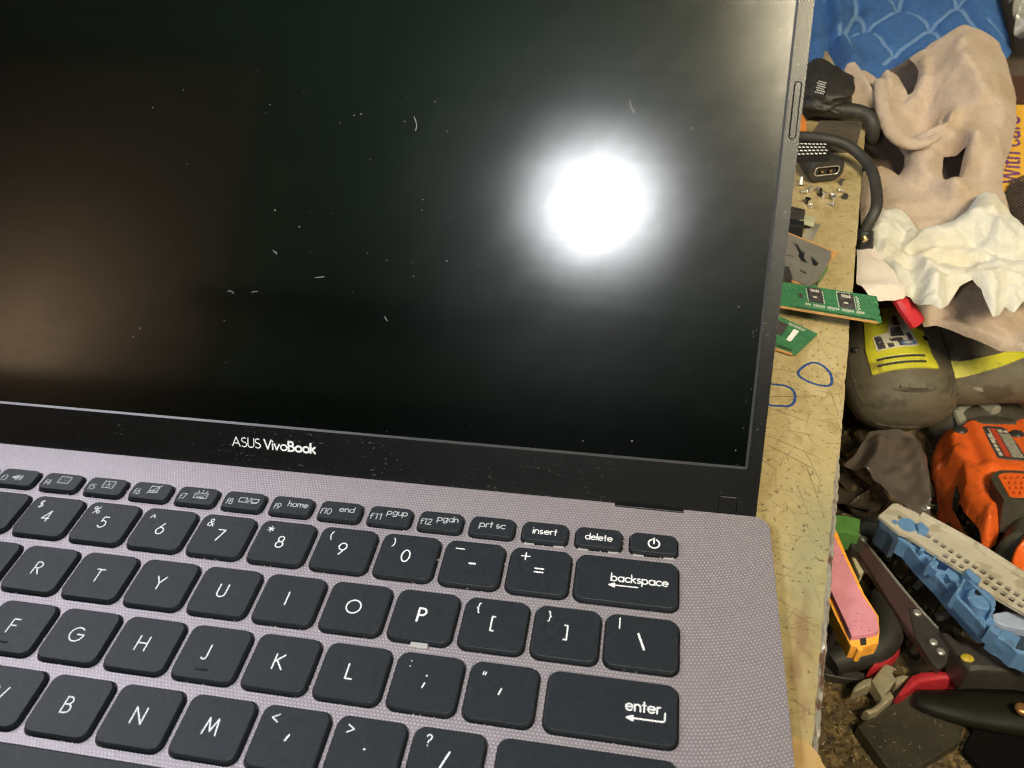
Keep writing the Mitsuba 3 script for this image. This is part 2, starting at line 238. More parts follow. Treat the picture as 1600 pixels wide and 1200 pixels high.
# ---------------------------------------------------------------- single-stroke lettering (geometric, round)
def arc(cx, cy, rx, ry, a0, a1, n=18):
    t = np.radians(np.linspace(a0, a1, n)); return [(cx + rx * math.cos(q), cy + ry * math.sin(q)) for q in t]
X = 0.60                        # x-height against capitals of height 1
def bowl(cx=.3, r=.3): return arc(cx, X / 2, r, X / 2, 0, 360, 28)
GL = {
 'A': (.78, [[(0, 0), (.39, 1), (.78, 0)], [(.14, .34), (.64, .34)]]), 'B': (.55, [[(0, 0), (0, 1)], [(0, 1), (.22, 1)] + arc(.22, .77, .23, .23, 90, -90) + [(0, .54)], [(.0, .54), (.25, .54)] + arc(.25, .27, .29, .27, 90, -90) + [(0, 0)]]),
 'C': (.8, [arc(.5, .5, .5, .5, 45, 315, 30)]), 'D': (.7, [[(0, 0), (0, 1), (.22, 1)] + arc(.22, .5, .48, .5, 90, -90) + [(0, 0)]]), 'E': (.48, [[(.48, 0), (0, 0), (0, 1), (.48, 1)], [(0, .53), (.45, .53)]]),
 'F': (.45, [[(0, 0), (0, 1), (.46, 1)], [(0, .53), (.43, .53)]]), 'G': (.95, [arc(.5, .5, .5, .5, 48, 360, 32) + [(.55, .5)]]), 'H': (.68, [[(0, 0), (0, 1)], [(.68, 0), (.68, 1)], [(0, .52), (.68, .52)]]),
 'I': (.05, [[(.02, 0), (.02, 1)]]), 'J': (.35, [[(.35, 1), (.35, .2)] + arc(.17, .18, .18, .18, 0, -150)]), 'K': (.6, [[(0, 0), (0, 1)], [(.56, 1), (.02, .48)], [(.14, .6), (.62, 0)]]), 'L': (.42, [[(0, 1), (0, 0), (.42, 0)]]),
 'M': (.86, [[(0, 0), (.14, 1), (.43, .2), (.72, 1), (.86, 0)]]), 'N': (.7, [[(0, 0), (0, 1), (.7, 0), (.7, 1)]]), 'O': (1., [arc(.5, .5, .5, .5, 0, 360, 36)]), 'P': (.5, [[(0, 0), (0, 1), (.24, 1)] + arc(.24, .74, .26, .26, 90, -90) + [(0, .48)]]),
 'Q': (1., [arc(.5, .5, .5, .5, 0, 360, 36), [(.6, .3), (.98, -.05)]]), 'R': (.52, [[(0, 0), (0, 1), (.22, 1)] + arc(.22, .75, .26, .25, 90, -90) + [(0, .5)], [(.2, .5), (.52, 0)]]), 'S': (.5, [arc(.25, .76, .23, .24, 50, 270, 16) + arc(.25, .26, .26, .26, 90, -140, 16)]),
 'T': (.58, [[(0, 1), (.58, 1)], [(.29, 1), (.29, 0)]]), 'U': (.6, [[(0, 1), (0, .3)] + arc(.3, .3, .3, .3, 180, 360) + [(.6, 1)]]), 'V': (.7, [[(0, 1), (.35, 0), (.7, 1)]]), 'W': (1.1, [[(0, 1), (.28, 0), (.55, .95), (.82, 0), (1.1, 1)]]),
 'X': (.66, [[(0, 0), (.63, 1)], [(.03, 1), (.66, 0)]]), 'Y': (.66, [[(0, 1), (.33, .47), (.33, 0)], [(.66, 1), (.33, .47)]]), 'Z': (.6, [[(.02, 1), (.6, 1), (0, 0), (.6, 0)]]),
 '0': (.58, [arc(.29, .5, .29, .5, 0, 360, 32)]), '1': (.25, [[(0, .86), (.2, 1), (.2, 0)]]), '2': (.52, [arc(.26, .74, .25, .26, 165, -30, 14) + [(0, 0), (.53, 0)]]), '3': (.5, [arc(.23, .77, .22, .23, 150, -90, 14), arc(.24, .27, .27, .27, 90, -150, 14)]),
 '4': (.6, [[(.6, .26), (0, .26), (.46, 1), (.46, 0)]]), '5': (.54, [[(.5, 1), (.14, 1), (.08, .58)] + arc(.24, .32, .29, .32, 118, -150, 20)]), '6': (.58, [[(.42, 1), (.07, .45)], arc(.29, .3, .28, .3, 0, 360, 28)]), '7': (.55, [[(0, 1), (.56, 1), (.15, 0)]]),
 '8': (.54, [arc(.27, .76, .21, .24, 0, 360, 24), arc(.27, .26, .27, .26, 0, 360, 28)]), '9': (.58, [[(.16, 0), (.51, .55)], arc(.29, .7, .28, .3, 0, 360, 28)]),
 'a': (.6, [bowl(), [(.6, X), (.6, 0)]]), 'b': (.6, [bowl(), [(0, 1), (0, 0)]]), 'c': (.5, [arc(.3, .3, .3, .3, 50, 310, 22)]), 'd': (.6, [bowl(), [(.6, 1), (.6, 0)]]), 'e': (.6, [[(.0, .32), (.6, .32)] + arc(.3, .3, .3, .3, 5, 318, 26)]),
 'f': (.3, [[(.1, 0), (.1, .8)] + arc(.27, .8, .17, .2, 180, 75, 8), [(0, X), (.28, X)]]), 'g': (.6, [bowl(), [(.6, X), (.6, -.1)] + arc(.31, -.1, .29, .2, 0, -150, 12)]), 'h': (.5, [[(0, 0), (0, 1)], arc(.24, .36, .24, .24, 180, 0) + [(.48, 0)]]),
 'i': (.02, [[(0, 0), (0, X)], [(0, .86), (0, .88)]]), 'k': (.45, [[(0, 0), (0, 1)], [(.42, X), (.02, .28)], [(.13, .36), (.45, 0)]]), 'l': (.02, [[(0, 0), (0, 1)]]), 'm': (.82, [[(0, 0), (0, X)], arc(.21, .39, .2, .21, 180, 0) + [(.41, 0)], arc(.62, .39, .2, .21, 180, 0) + [(.82, 0)]]),
 'n': (.48, [[(0, 0), (0, X)], arc(.24, .36, .24, .24, 180, 0) + [(.48, 0)]]), 'o': (.6, [bowl()]), 'p': (.6, [bowl(), [(0, X), (0, -.35)]]), 'r': (.28, [[(0, 0), (0, X)], arc(.24, .36, .24, .24, 180, 80, 8)]), 's': (.36, [arc(.18, .45, .16, .15, 45, 270, 12) + arc(.18, .15, .18, .15, 90, -135, 12)]),
 't': (.3, [[(.14, .9), (.14, 0)], [(0, X), (.3, X)]]), 'u': (.48, [[(0, X), (0, .24)] + arc(.24, .24, .24, .24, 180, 360) + [(.48, X)], [(.48, X), (.48, 0)]]), 'v': (.5, [[(0, X), (.25, 0), (.5, X)]]), ' ': (.12, []),
 '!': (.05, [[(0, 1), (0, .3)], [(0, .03), (0, 0)]]), '@': (1., [arc(.5, .5, .5, .5, -50, 300, 30), arc(.5, .5, .22, .22, 0, 360, 20), [(.72, .7), (.72, .35)]]), '#': (.7, [[(.15, 0), (.3, 1)], [(.45, 0), (.6, 1)], [(0, .33), (.68, .33)], [(.05, .67), (.72, .67)]]),
 '$': (.5, [arc(.25, .74, .22, .2, 50, 270, 14) + arc(.25, .29, .24, .25, 90, -140, 14), [(.25, 1.05), (.25, -.05)]]), '%': (.8, [arc(.16, .78, .16, .2, 0, 360, 18), arc(.64, .22, .16, .2, 0, 360, 18), [(.68, 1), (.12, 0)]]), '^': (.5, [[(0, .5), (.25, .95), (.5, .5)]]),
 '&': (.72, [[(.7, .0), (.2, .68)] + arc(.34, .8, .17, .2, 200, -20, 12) + [(.42, .62), (.14, .48)] + arc(.24, .24, .24, .24, 115, 300, 12) + [(.66, .42)]]), '*': (.6, [[(.3, .25), (.3, 1)], [(0, .44), (.6, .81)], [(0, .81), (.6, .44)]]),
 '(': (.2, [arc(.6, .5, .6, .75, 133, 227, 14)]), ')': (.2, [arc(-.4, .5, .6, .75, 47, -47, 14)]), '_': (.6, [[(0, .05), (.6, .05)]]), '-': (.32, [[(0, .4), (.32, .4)]]), '+': (.7, [[(0, .5), (.7, .5)], [(.35, .15), (.35, .85)]]), '=': (.62, [[(0, .32), (.62, .32)], [(0, .6), (.62, .6)]]),
 '{': (.3, [[(.32, 1.1), (.2, 1.05), (.17, .9), (.17, .64), (0, .5), (.17, .36), (.17, .1), (.2, -.05), (.32, -.1)]]), '}': (.3, [[(0, 1.1), (.12, 1.05), (.15, .9), (.15, .64), (.32, .5), (.15, .36), (.15, .1), (.12, -.05), (0, -.1)]]), '[': (.2, [[(.22, 1.05), (0, 1.05), (0, -.12), (.22, -.12)]]), ']': (.2, [[(0, 1.05), (.22, 1.05), (.22, -.12), (0, -.12)]]),
 '|': (.02, [[(0, 1.1), (0, -.1)]]), '\\': (.4, [[(0, 1.05), (.4, -.05)]]), ':': (.05, [[(0, .62), (0, .64)], [(0, .05), (0, .07)]]), ';': (.12, [[(.12, .58), (.12, .61)], [(.1, .08), (0, -.22)]]), '"': (.3, [[(0, .7), (.08, 1)], [(.22, .7), (.3, 1)]]), "'": (.1, [[(0, .2), (.12, .58)]]),
 '<': (.6, [[(.6, .85), (0, .5), (.6, .15)]]), '>': (.6, [[(0, .85), (.6, .5), (0, .15)]]), ',': (.12, [[(.14, .14), (0, -.2)]]), '.': (.04, [[(0, 0), (.02, 0)]]), '?': (.45, [arc(.22, .76, .22, .24, 165, -45, 14) + [(.2, .42), (.2, .3)], [(.2, .02), (.2, .04)]]), '/': (.4, [[(0, -.05), (.42, 1.05)]]), '~': (.6, [[(0, .4), (.15, .55), (.42, .4), (.6, .55)]]), '`': (.2, [[(0, 1), (.18, .75)]])}
def strokes(text, cap, gap=.17):
    """(lines, width) of a line of text with capitals cap millimetres tall, starting at the origin."""
    x, out = 0.0, []
    for ch in text:
        w, L = GL[ch]
        out += [[((px + x) * cap, py * cap) for px, py in l] for l in L]; x += w + gap
    return out, (x - gap) * cap
def ink(lines, sw, z=0.0, thick=0.02):
    """Printed strokes: thin flat ink with round ends."""
    g = unary_union([LineString(l).buffer(sw / 2, quad_segs=4) for l in lines]).simplify(0.012)
    return prism(g, z, z + thick)
def legend(text, cx, cy, cap, sw, z, width=None, anchor='c'):
    L, w = strokes(text, cap)
    ys = [q[1] for l in L for q in l]; xs = [q[0] for l in L for q in l]
    k = 1.0 if width is None else width / (max(xs) - min(xs))
    ox = cx - (max(xs) + min(xs)) / 2 * k if anchor == 'c' else cx
    oy = cy - (max(ys) + min(ys)) / 2 if anchor == 'c' else cy
    return [[(ox + a * k, oy + b) for a, b in l] for l in L]

# ---------------------------------------------------------------- laptop: deck with its key wells
# world: deck top z = 0, x to the right, y away from the viewer
HX0, HX1, DY0, DY1 = -93.5, 217.5, -186.0, 28.4
def deck_dots(p):
    """Height of the small dimples pressed into the deck, rows bending outwards to the right of the keys."""
    x, y = p.x * 1000, p.y * 1000
    k = dr.maximum(x - 186, 0)
    y2 = (y - 0.0078 * k * k) / 0.92
    r = dr.floor(y2); fx = x / 0.98 + 0.5 * (r - 2 * dr.floor(r / 2))
    u, v = fx - dr.floor(fx) - 0.5, y2 - r - 0.5
    return 1 - smoothstep(0.12, 0.36, dr.sqrt(u * u + v * v))
def deck_col(p, n, uv):
    g = fbm(p.x * 900, p.y * 900, 3)
    d = deck_dots(p)
    return mix(mix((0.215, 0.186, 0.202), (0.255, 0.222, 0.238), g), (0.58, 0.54, 0.55), d * 0.5)  # dimples coloured lighter, as if each one caught the light
pr('m_deck', deck_col, 0.44, metallic=0.42, bump=lambda p, n, uv: -deck_dots(p), bscale=0.00005, eps=8e-5)
pr('m_well', (0.02, 0.018, 0.018), 0.6)
pr('m_key', lambda p, n, uv: mix((0.0105, 0.0125, 0.015), (0.018, 0.021, 0.0245), fbm(p.x * 1500, p.y * 1500, p.z * 1500, 2)), 0.47, specular=0.2)
pr('m_legend', (0.60, 0.60, 0.60), 0.5)
pr('m_legend_dim', (0.30, 0.31, 0.32), 0.5)
pr('m_legend_mid', (0.36, 0.37, 0.38), 0.5)
pr('m_clip', (0.30, 0.29, 0.28), 0.5)

keys = []                       # (centre x, y, width, height, [(lines, stroke)], [(dim lines, stroke)])
ZK = 1.5
def sym(main, shift, cx, cy, w=16.6, h=14.8, mx=-0.15, my=0.0, sw=0.38, cap=4.0, scap=2.7):
    a = [(legend(main, cx + mx, cy + my, cap, sw, 0), sw)]
    if shift: a.append((legend(shift, cx + mx - 4.6, cy + my + 4.3, scap, .3, 0), .28))
    keys.append((cx, cy, w, h, a, []))
NUM = list('`1234567890-='); SH = list('~!@#$%^&*()_+')
for i, (a, b) in enumerate(zip(NUM, SH)):
    x = 19.05 * (i - 4) + .55
    if a == '-': keys.append((x, -.9, 16.6, 14.6, [([[(x - .8, -1.1), (x + .8, -1.1)]], .55), ([[(x - 5.6, 3.6), (x - 3.2, 3.6)]], .34)], []))
    elif a == '=': keys.append((x, -.9, 16.6, 14.6, [([[(x - 1.2, -1.5), (x + 1.1, -1.5)], [(x - 1.2, -.3), (x + 1.1, -.3)]], .45), ([[(x - 5.6, 3.5), (x - 3.2, 3.5)], [(x - 4.4, 2.3), (x - 4.4, 4.7)]], .34)], []))
    else: sym(a, b, x, -.9, h=14.6, mx=-.4, my=-.1)
def arrow(x0, x1, y, tail=0.0):
    a = [[(x0 + 1.2, y), (x1, y)] + ([(x1 + .45, y + .4), (x1 + .5, y + tail)] if tail else [])]
    head = [[(x0 + 1.6, y + .62 - k * .14), (x0 + .1 + .165 * abs(k - 4.4) * .0, y)] for k in range(10)]
    return a + head
keys.append((177.2, -.95, 27.4, 14.6, [(legend('backspace', 180.7, -.75, 2.5, .36, 0, 15.4), .36), (arrow(172.4, 180.3, -2.95), .36)], []))
for i, a in enumerate('QWERTYUIOP'): sym(a, None, 19.05 * (i - 3 + .5) + .75, -19.45, mx=-.6, my=.0, sw=.56 if a == 'P' else .38)
sym('[', '{', 19.05 * 7.5 + .75, -19.45, mx=-.4, cap=3.6, scap=2.5); sym(']', '}', 19.05 * 8.5 + .75, -19.45, mx=-.2, cap=3.6, scap=2.5)
keys.append((182.1, -19.45, 18.0, 14.8, [(legend('\\', 181.9, -19.4, 3.9, .5, 0), .55), (legend('|', 176.2, -14.7, 2.6, .3, 0), .32)], []))
keys.append((-82.4, -19.45, 24.0, 14.8, [(legend('tab', -86, -16.5, 2.5, .36, 0), .36)], []))
for i, a in enumerate('ASDFGHJKL'): sym(a, None, 19.05 * (i - 3 + .75) + 1.2, -38.0, mx=-.6 if a != 'J' else -1.6)
for i, (a, b) in enumerate(((';', ':'), ("'", '"'))): sym(a, b, 19.05 * (6.75 + i) + 1.2, -38.0, mx=-.4, cap=3.9, scap=2.6)
keys.append((175.6, -38.0, 30.8, 15.0, [(legend('enter', 183.1, -37.0, 2.7, .38, 0, 8.2), .38), (arrow(179.2, 187.8, -40.1, 2.2), .4)], []))
keys.append((-80.0, -38.0, 28.6, 14.8, [(legend('caps lock', -82, -35, 2.3, .36, 0, 13), .36)], []))
for i, a in enumerate('ZXCVBNM'): sym(a, None, 19.05 * (i - 3 + 1.25) + .8, -56.6, mx=-.3)
for i, (a, b) in enumerate(((',', '<'), ('.', '>'), ('/', '?'))): sym(a, b, 19.05 * (5.25 + i - 1 + 0) + 19.05 + .8, -56.6, mx=-.2, cap=4.0, scap=2.7, sw=.45)
keys.append((170.9, -56.6, 40.2, 15.0, [(legend('shift', 183, -54.5, 2.6, .38, 0, 7.6), .38)], []))
keys.append((-75.4, -56.6, 37.6, 15.0, [(legend('shift', -85, -54.5, 2.6, .38, 0, 7.6), .38)], []))
keys.append((30.4, -75.2, 104.5, 15.0, [], []))
for x, t, w in ((-83.5, 'ctrl', 20.6), (-62.0, 'fn', 16.4), (-40.5, 'alt', 20.0), (95.0, 'alt', 18.5), (115.5, 'ctrl', 17.0)):
    keys.append((x, -75.2, w, 15.0, [(legend(t, x - 2, -72.5, 2.5, .36, 0), .36)], []))
def rect(x, y, w, h): return [[(x - w / 2, y - h / 2), (x + w / 2, y - h / 2), (x + w / 2, y + h / 2), (x - w / 2, y + h / 2), (x - w / 2, y - h / 2)]]
def dots(L): return [[(a, b), (a + .02, b)] for a, b in L]
FROW = ['esc'] + ['f%d' % i for i in range(1, 13)] + ['prt sc', 'insert', 'delete', 'power']
SUB = {'f9': ('home', 6.3), 'f10': ('end', 4.5), 'f11': ('pgup', 6.2), 'f12': ('pgdn', 6.2)}
for i, t in enumerate(FROW):
    x, y = 74.3 + 15.7 * (i - 9), 12.95; b, d = [], []
    if t == 'power': b = [([arc(x, y - .2, 1.55, 1.55, 115, 425, 28), [(x, y - .1), (x, y + 1.75)]], .45)]
    elif t in ('prt sc', 'insert', 'delete', 'esc'): b = [(legend(t, x, y + .1, 2.25, .34, 0, {'prt sc': 7.6, 'insert': 6.9, 'delete': 7.7, 'esc': 4.5}[t]), .29)]
    else:
        d = [(legend(t, x - 4.2, y - .75, 2.15, .24, 0, 1.9 if len(t) == 2 else 3.3), .27)]
        if t in SUB: b = [(legend(SUB[t][0], x + 2.1, y + .7, 2.15, .28, 0, SUB[t][1]), .24)]
        elif t in ('f1', 'f2', 'f3'):
            s = [[(x - 1.4, y + .1), (x - .6, y + .1), (x + .4, y + .9), (x + .4, y - 1.3), (x - .6, y - .5), (x - 1.4, y - .5), (x - 1.4, y + .1)]] + [[(x - 1.0, y + .1 - .15 * q), (x + .2, y + .5 - .25 * q)] for q in range(5)]
            b = [(s + ([arc(x + .6, y - .2, .4 + .45 * q, .5 + .45 * q, -50, 50, 8) for q in range({'f1': 0, 'f2': 1, 'f3': 3}[t])]), .24)]
        elif t in ('f4', 'f5'):
            R = .55; s = rect(x + .9, y + .75, 3.7, 2.7) + dots([(x + .9 + R * 2 * math.cos(q), y + .75 + R * 1.5 * math.sin(q)) for q in np.radians(np.arange(0, 360, 60))])
            s += dots([(x + .9, y + .75)]) if t == 'f4' else [arc(x + .9, y + .75, .3, .3, 0, 360, 10)]
            b = [(s, .26)]
        elif t == 'f6': b = [(rect(x + .9, y + .7, 2.8, 2.6) + [[(x - .5, y + .1), (x + 2.3, y + .1)], [(x + .9, y + .1), (x + .9, y - .6)], [(x - .8, y - 1.0), (x + 2.8, y + 2.5)]], .25)]
        elif t == 'f7': b = [(rect(x + 1.4, y + .1, 4.2, 2.0) + dots([(x - .1 + .6 * q, y + .5) for q in range(6)] + [(x + .1 + .6 * q, y - .1) for q in range(5)]) + [[(x + .4, y - .5), (x + 2.4, y - .5)], [(x + 1.4, y + 1.5), (x + 1.4, y + 2.3)], [(x + .3, y + 1.5), (x - .2, y + 2.1)], [(x + 2.5, y + 1.5), (x + 3.0, y + 2.1)]], .24)]
        elif t == 'f8': b = [(rect(x - .2, y + .2, 2.4, 1.7) + [[(x + 1.5, y - .9), (x + 2.2, y + 1.2)]] + rect(x + 3.7, y + .3, 2.2, 1.3) + [[(x + 2.8, y - .75), (x + 4.6, y - .75)]], .25)]
    keys.append((x, y, 12.7, 6.5, b, d))

holes = [Polygon(rrect(k[2] + 1.5, k[3] + 1.5, 3.0 if k[3] > 10 else 2.2, 6, k[0], k[1])) for k in keys]
outline = Polygon(rrect(HX1 - HX0, DY1 - DY0, 5.0, 8, (HX0 + HX1) / 2, (DY0 + DY1) / 2))
plate = outline
for h in holes: plate = plate.difference(h)
L = 'laptop'
tag(L, 'open grey-brown laptop with a black screen and dark keys on the workbench', 'laptop')
labels[L] = {'label': 'open grey-brown laptop with a dark screen, lying on the scratched bench', 'category': 'laptop'}
# top plate with a small chamfer at its rim
inner = outline.buffer(-0.35)
pl = inner
for h in holes: pl = pl.difference(h)
add(L + '__deck', cat_([prism(pl, -1.2, 0), prism(outline.difference(inner.buffer(-0.02)), -1.2, -0.3)]), 'm_deck', smooth=False)
add(L + '__keyboard_well', rbox(300, 108, 0.8, 0.3).apply_translation((61, -28, -1.7)), 'm_well', smooth=False)
pr('m_base', (0.10, 0.085, 0.09), 0.45, metallic=0.4)
add(L + '__base', slab(rrect(HX1 - HX0 - .6, DY1 - DY0 - .6, 5.0, 8, 62, (DY0 + DY1) / 2), -15.5, -2.2, 1.0), 'm_base', smooth=30)
for sx in (-75, 199):
    for sy in (-170, 15): add(L + '__rubber_foot', slab(rrect(14, 8, 3, 4, sx, sy), -18.0, -15.0, .4), 'm_black_rubber')
# the keys
def keycap(w, h, r):
    f = lambda d, z, rr: z3(rrect(w + d, h + d, max(rr, .3), 7), z)
    return loft([f(.62, -1.15, r + .3), f(.5, .55, r + .25), f(.34, 1.12, r + .15), f(.1, 1.42, r + .05), f(-.14, ZK, r - .05)], False, True)
def t_fn(cx, cy): return cy > 8 and cx < 140
for cx, cy, w, h, bright, dim in keys:
    r = 2.4 if h > 10 else 1.7
    c = keycap(w, h, r); c.apply_translation((cx, cy, 0))
    k = add(L + '__key', c, 'm_key', smooth=25)
    if bright: add(k + '__legend', cat_([ink(l, s, ZK + .004) for l, s in bright]), 'm_legend_mid' if t_fn(cx, cy) else 'm_legend', smooth=False)
    if dim: add(k + '__legend', cat_([ink(l, s, ZK + .004) for l, s in dim]), 'm_legend_dim', smooth=False)
    if abs(cx - (19.05 * 6.5 + .75)) < .1 and abs(cy + 19.45) < .1: add(k + '__clip', rbox(4.6, 1.7, .7, .2).apply_translation((cx + .6, cy - 8.2, .2)), 'm_clip')
    if h < 10 and cx > 140:
        for q in (-4.2, 4.4): add(k + '__clip', rbox(3.0, 1.0, .4, .15).apply_translation((cx + q, cy - 3.75, -.2)), 'm_clip')
    if abs(cy + 38) < .1 and min(abs(cx - 19.05 * 3.75 - 1.2), abs(cx - 19.05 * .75 - 1.2)) < .1:
        add(k + '__ridge', tube([(cx - 2.2, cy - 4.9, ZK), (cx + 1.0, cy - 4.9, ZK)], .33, 10, 12), 'm_key')

# crumbs caught along the front edges of the keys
rng = np.random.default_rng(23); cr = []
for cx, cy, w, h, *_ in keys:
    for q in range(5 if cx > -20 else 0):
        side = rng.random()
        x, y = (cx + rng.uniform(-.5, .5) * w, cy - h / 2 - rng.uniform(.35, .9)) if side < .7 else (cx + w / 2 + rng.uniform(.4, .9), cy + rng.uniform(-.5, .5) * h)
        r = rng.uniform(.06, .2); b = trimesh.creation.icosphere(subdivisions=0, radius=r); b.apply_scale(rng.uniform(.5, 1.4, 3)); b.apply_translation((x, y, rng.choice([.05, -.5]))); cr.append(b)
pr('m_crumb', (0.50, 0.46, 0.36), 0.8)
add(L + '__deck__crumbs', cat_(cr), 'm_crumb', smooth=False, kind='stuff')

# ---------------------------------------------------------------- laptop: lid, bezel, screen
TH = math.radians(28.0); LX0, LX1, LTOP = -89.7, 213.7, 187.0
LID = (np.array([0, 28.0, 0]), np.array([1.0, 0, 0]), np.array([0, math.sin(TH), math.cos(TH)]), np.array([0, -math.cos(TH), math.sin(TH)]))
SX0, SX1, SS0, SS1 = -85.1, 209.15, 14.9, 180.4
def bez_col(p, n, uv):
    g = noise(p.x * 2600, p.y * 2600, p.z * 2600)
    d = fbm(p.x * 60, p.z * 60, p.y * 60, 4)
    sp = smoothstep(.80, .95, noise(p.x * 1400, p.y * 1400, p.z * 1400)) * smoothstep(.42, .65, d)
    return mix(mix((0.003, 0.0032, 0.0035), (0.007, 0.0072, 0.0075), g), (0.09, 0.088, 0.08), sp * .7)
def bez_bump(p, n, uv):
    a, b = p.x * 1000 / .8, (p.z * 1000) / .62
    r = dr.floor(b); fx = a + .5 * (r - 2 * dr.floor(r / 2))
    u, v = fx - dr.floor(fx) - .5, b - r - .5
    return 1 - smoothstep(.1, .4, dr.sqrt(u * u + v * v))
pr('m_bezel', bez_col, 0.27, bump=bez_bump, bscale=0.00004, eps=8e-5, specular=0.37)
pr('m_lid', (0.07, 0.065, 0.068), 0.45, metallic=0.4)
bz = Polygon(rrect(LX1 - LX0, LTOP + 6, 4, 8, (LX0 + LX1) / 2, (LTOP - 6) / 2)).difference(Polygon(rrect(SX1 - SX0 + 1.3, SS1 - SS0 + 1.3, .8, 4, (SX0 + SX1) / 2, (SS0 + SS1) / 2)))
pill = Polygon(rrect(1.7, 14.6, .84, 8, 211.9, 114.6))
pad = Polygon(rrect(5.2, 5.0, .5, 4, 205.2, 2.9))
add(L + '__bezel', flat(LID, bz.difference(pill.buffer(.16)).difference(pad.buffer(.12)), -1.3, 0), 'm_bezel', smooth=False)
add(L + '__lid', flat(LID, rrect(LX1 - LX0, LTOP + 6, 4, 8, (LX0 + LX1) / 2, (LTOP - 6) / 2), -6.5, -1.35), 'm_lid', smooth=False)
add(L + '__bumper', flat(LID, np.array(pill.exterior.coords)[:-1], -1.25, .25, .2), 'm_bezel')
add(L + '__corner_pad', flat(LID, np.array(pad.exterior.coords)[:-1], -1.25, .05, .15), 'm_bezel')
# chamfered inner rim of the bezel
pr('m_rim', (0.035, 0.035, 0.035), 0.35)
def rim(a, b, inw):
    """A 45 degree strip from the bezel's front edge a-b towards inw (lid coordinates)."""
    a, b, i = np.array(a, float), np.array(b, float), np.array(inw, float)
    P = lambda q, z: LID[0] + LID[1] * q[0] + LID[2] * q[1] + LID[3] * z
    v = [P(a, .0), P(b, .0), P(b + i * .62, -.72), P(a + i * .62, -.72), P(b + i * .62, -1.1), P(a + i * .62, -1.1)]
    return trimesh.Trimesh(v, [(0, 1, 2), (0, 2, 3), (3, 2, 4), (3, 4, 5)], process=False)
e = .65
add(L + '__bezel__rim', cat_([rim((SX0 - e, SS0 - e), (SX1 + e, SS0 - e), (0, 1)), rim((SX1 + e, SS0 - e), (SX1 + e, SS1 + e), (-1, 0)), rim((SX1 + e, SS1 + e), (SX0 - e, SS1 + e), (0, -1)), rim((SX0 - e, SS1 + e), (SX0 - e, SS0 - e), (1, 0))]), 'm_rim', smooth=False)
# anti-glare panel: a sharp and a hazy gloss over black
def wipe(p, n, uv):
    """Share of the hazy gloss: wiping streaks along the panel and finger smears."""
    x, s = p.x * 1000, p.z * 1000 / math.cos(TH)
    k = fbm(x * .012 + .4 * fbm(x * .05, s * .05), (s + .05 * x) * .9, 3, 4)
    m = fbm((x + s) * .05, (x - s) * .16, 7, 3)
    return dr.clip(0.51 + .15 * (k - .5) + .16 * (m - .5), 0, 1)
def gloss(a, d): return {'type': 'roughplastic', 'distribution': d, 'alpha': a, 'int_ior': 1.8, 'diffuse_reflectance': rgb(0.0008, 0.0014, 0.0011), 'nonlinear': False}
scene['m_screen_sharp'] = gloss(0.008, 'beckmann'); scene['m_screen_core'] = gloss(0.062, 'beckmann'); scene['m_screen_haze'] = gloss(0.16, 'beckmann')
scene['m_screen_matte'] = {'type': 'blendbsdf', 'weight': 0.19, 'a': {'type': 'ref', 'id': 'm_screen_core'}, 'b': {'type': 'ref', 'id': 'm_screen_haze'}}
scene['m_screen'] = {'type': 'blendbsdf', 'weight': proc(wipe), 'a': {'type': 'ref', 'id': 'm_screen_sharp'}, 'b': {'type': 'ref', 'id': 'm_screen_matte'}}
add(L + '__screen', flat(LID, sbox(SX0 - .3, SS0 - .3, SX1 + .3, SS1 + .3), -1.2, -.75), 'm_screen', smooth=False)
pr('m_dust', (0.20, 0.20, 0.19), 0.9)
rng = np.random.default_rng(11)
specks = [(61.5,110.6),(62.9,113),(91.1,111),(89,110.6),(104.2,109.2),(113.2,114.9),(116.9,106.8),(93.9,98.2),(75.9,117.9),(25.2,111.3),(35.8,95.2),(35.5,116.6),(63.9,82.6),(74.9,82.5),(81.6,82.4),(71.6,78),(64,70),(75.1,70.4),(93.2,71.1),(78.4,63.2),(109.8,84.5),(110.1,87.5),(117.9,82.7),(99.2,69.3),(107.1,69.1),(117.7,70.1),(107.6,65),(46.1,47.6),(14.1,40.3),(16.8,43.4),(-5.3,25.8),(46.1,34.2),(127.7,69.3),(168.6,64.9),(181.2,57.5),(202.7,61.6),(155.1,87.8),(196.6,47.8),(175.8,19.8),(206,19.6),(161.3,18.5),(139,117.7),(165.7,118.5),(185.6,109.5),(191.3,99.9),(148.3,111.9)]
spec = []
for (a, b) in specks:
    r = rng.uniform(.1, .26); ang = rng.uniform(0, 6.28, 1)[0]
    q = np.c_[np.cos(np.linspace(0, 6.28, 8)[:-1] + ang), np.sin(np.linspace(0, 6.28, 8)[:-1] + ang)] * r * rng.uniform(.5, 1.2, (7, 1))
    spec.append(flat(LID, Polygon(q + (a, b)).convex_hull, -.75, -.62))
for k in range(150):
    a, b = rng.uniform(-40, 208.5), rng.uniform(15.2, 140); r = rng.uniform(.04, .11)
    if rng.random() < .35: a, b = (208.6 - abs(rng.normal(0, .8)), rng.uniform(15.2, 140)) if rng.random() < .5 else (rng.uniform(-40, 208), 15.2 + abs(rng.normal(0, .5)))
    spec.append(flat(LID, Polygon(np.c_[np.cos(np.arange(5) * 1.25), np.sin(np.arange(5) * 1.25)] * r * rng.uniform(.6, 1.3, (5, 1)) + (a, b)).convex_hull, -.75, -.66))
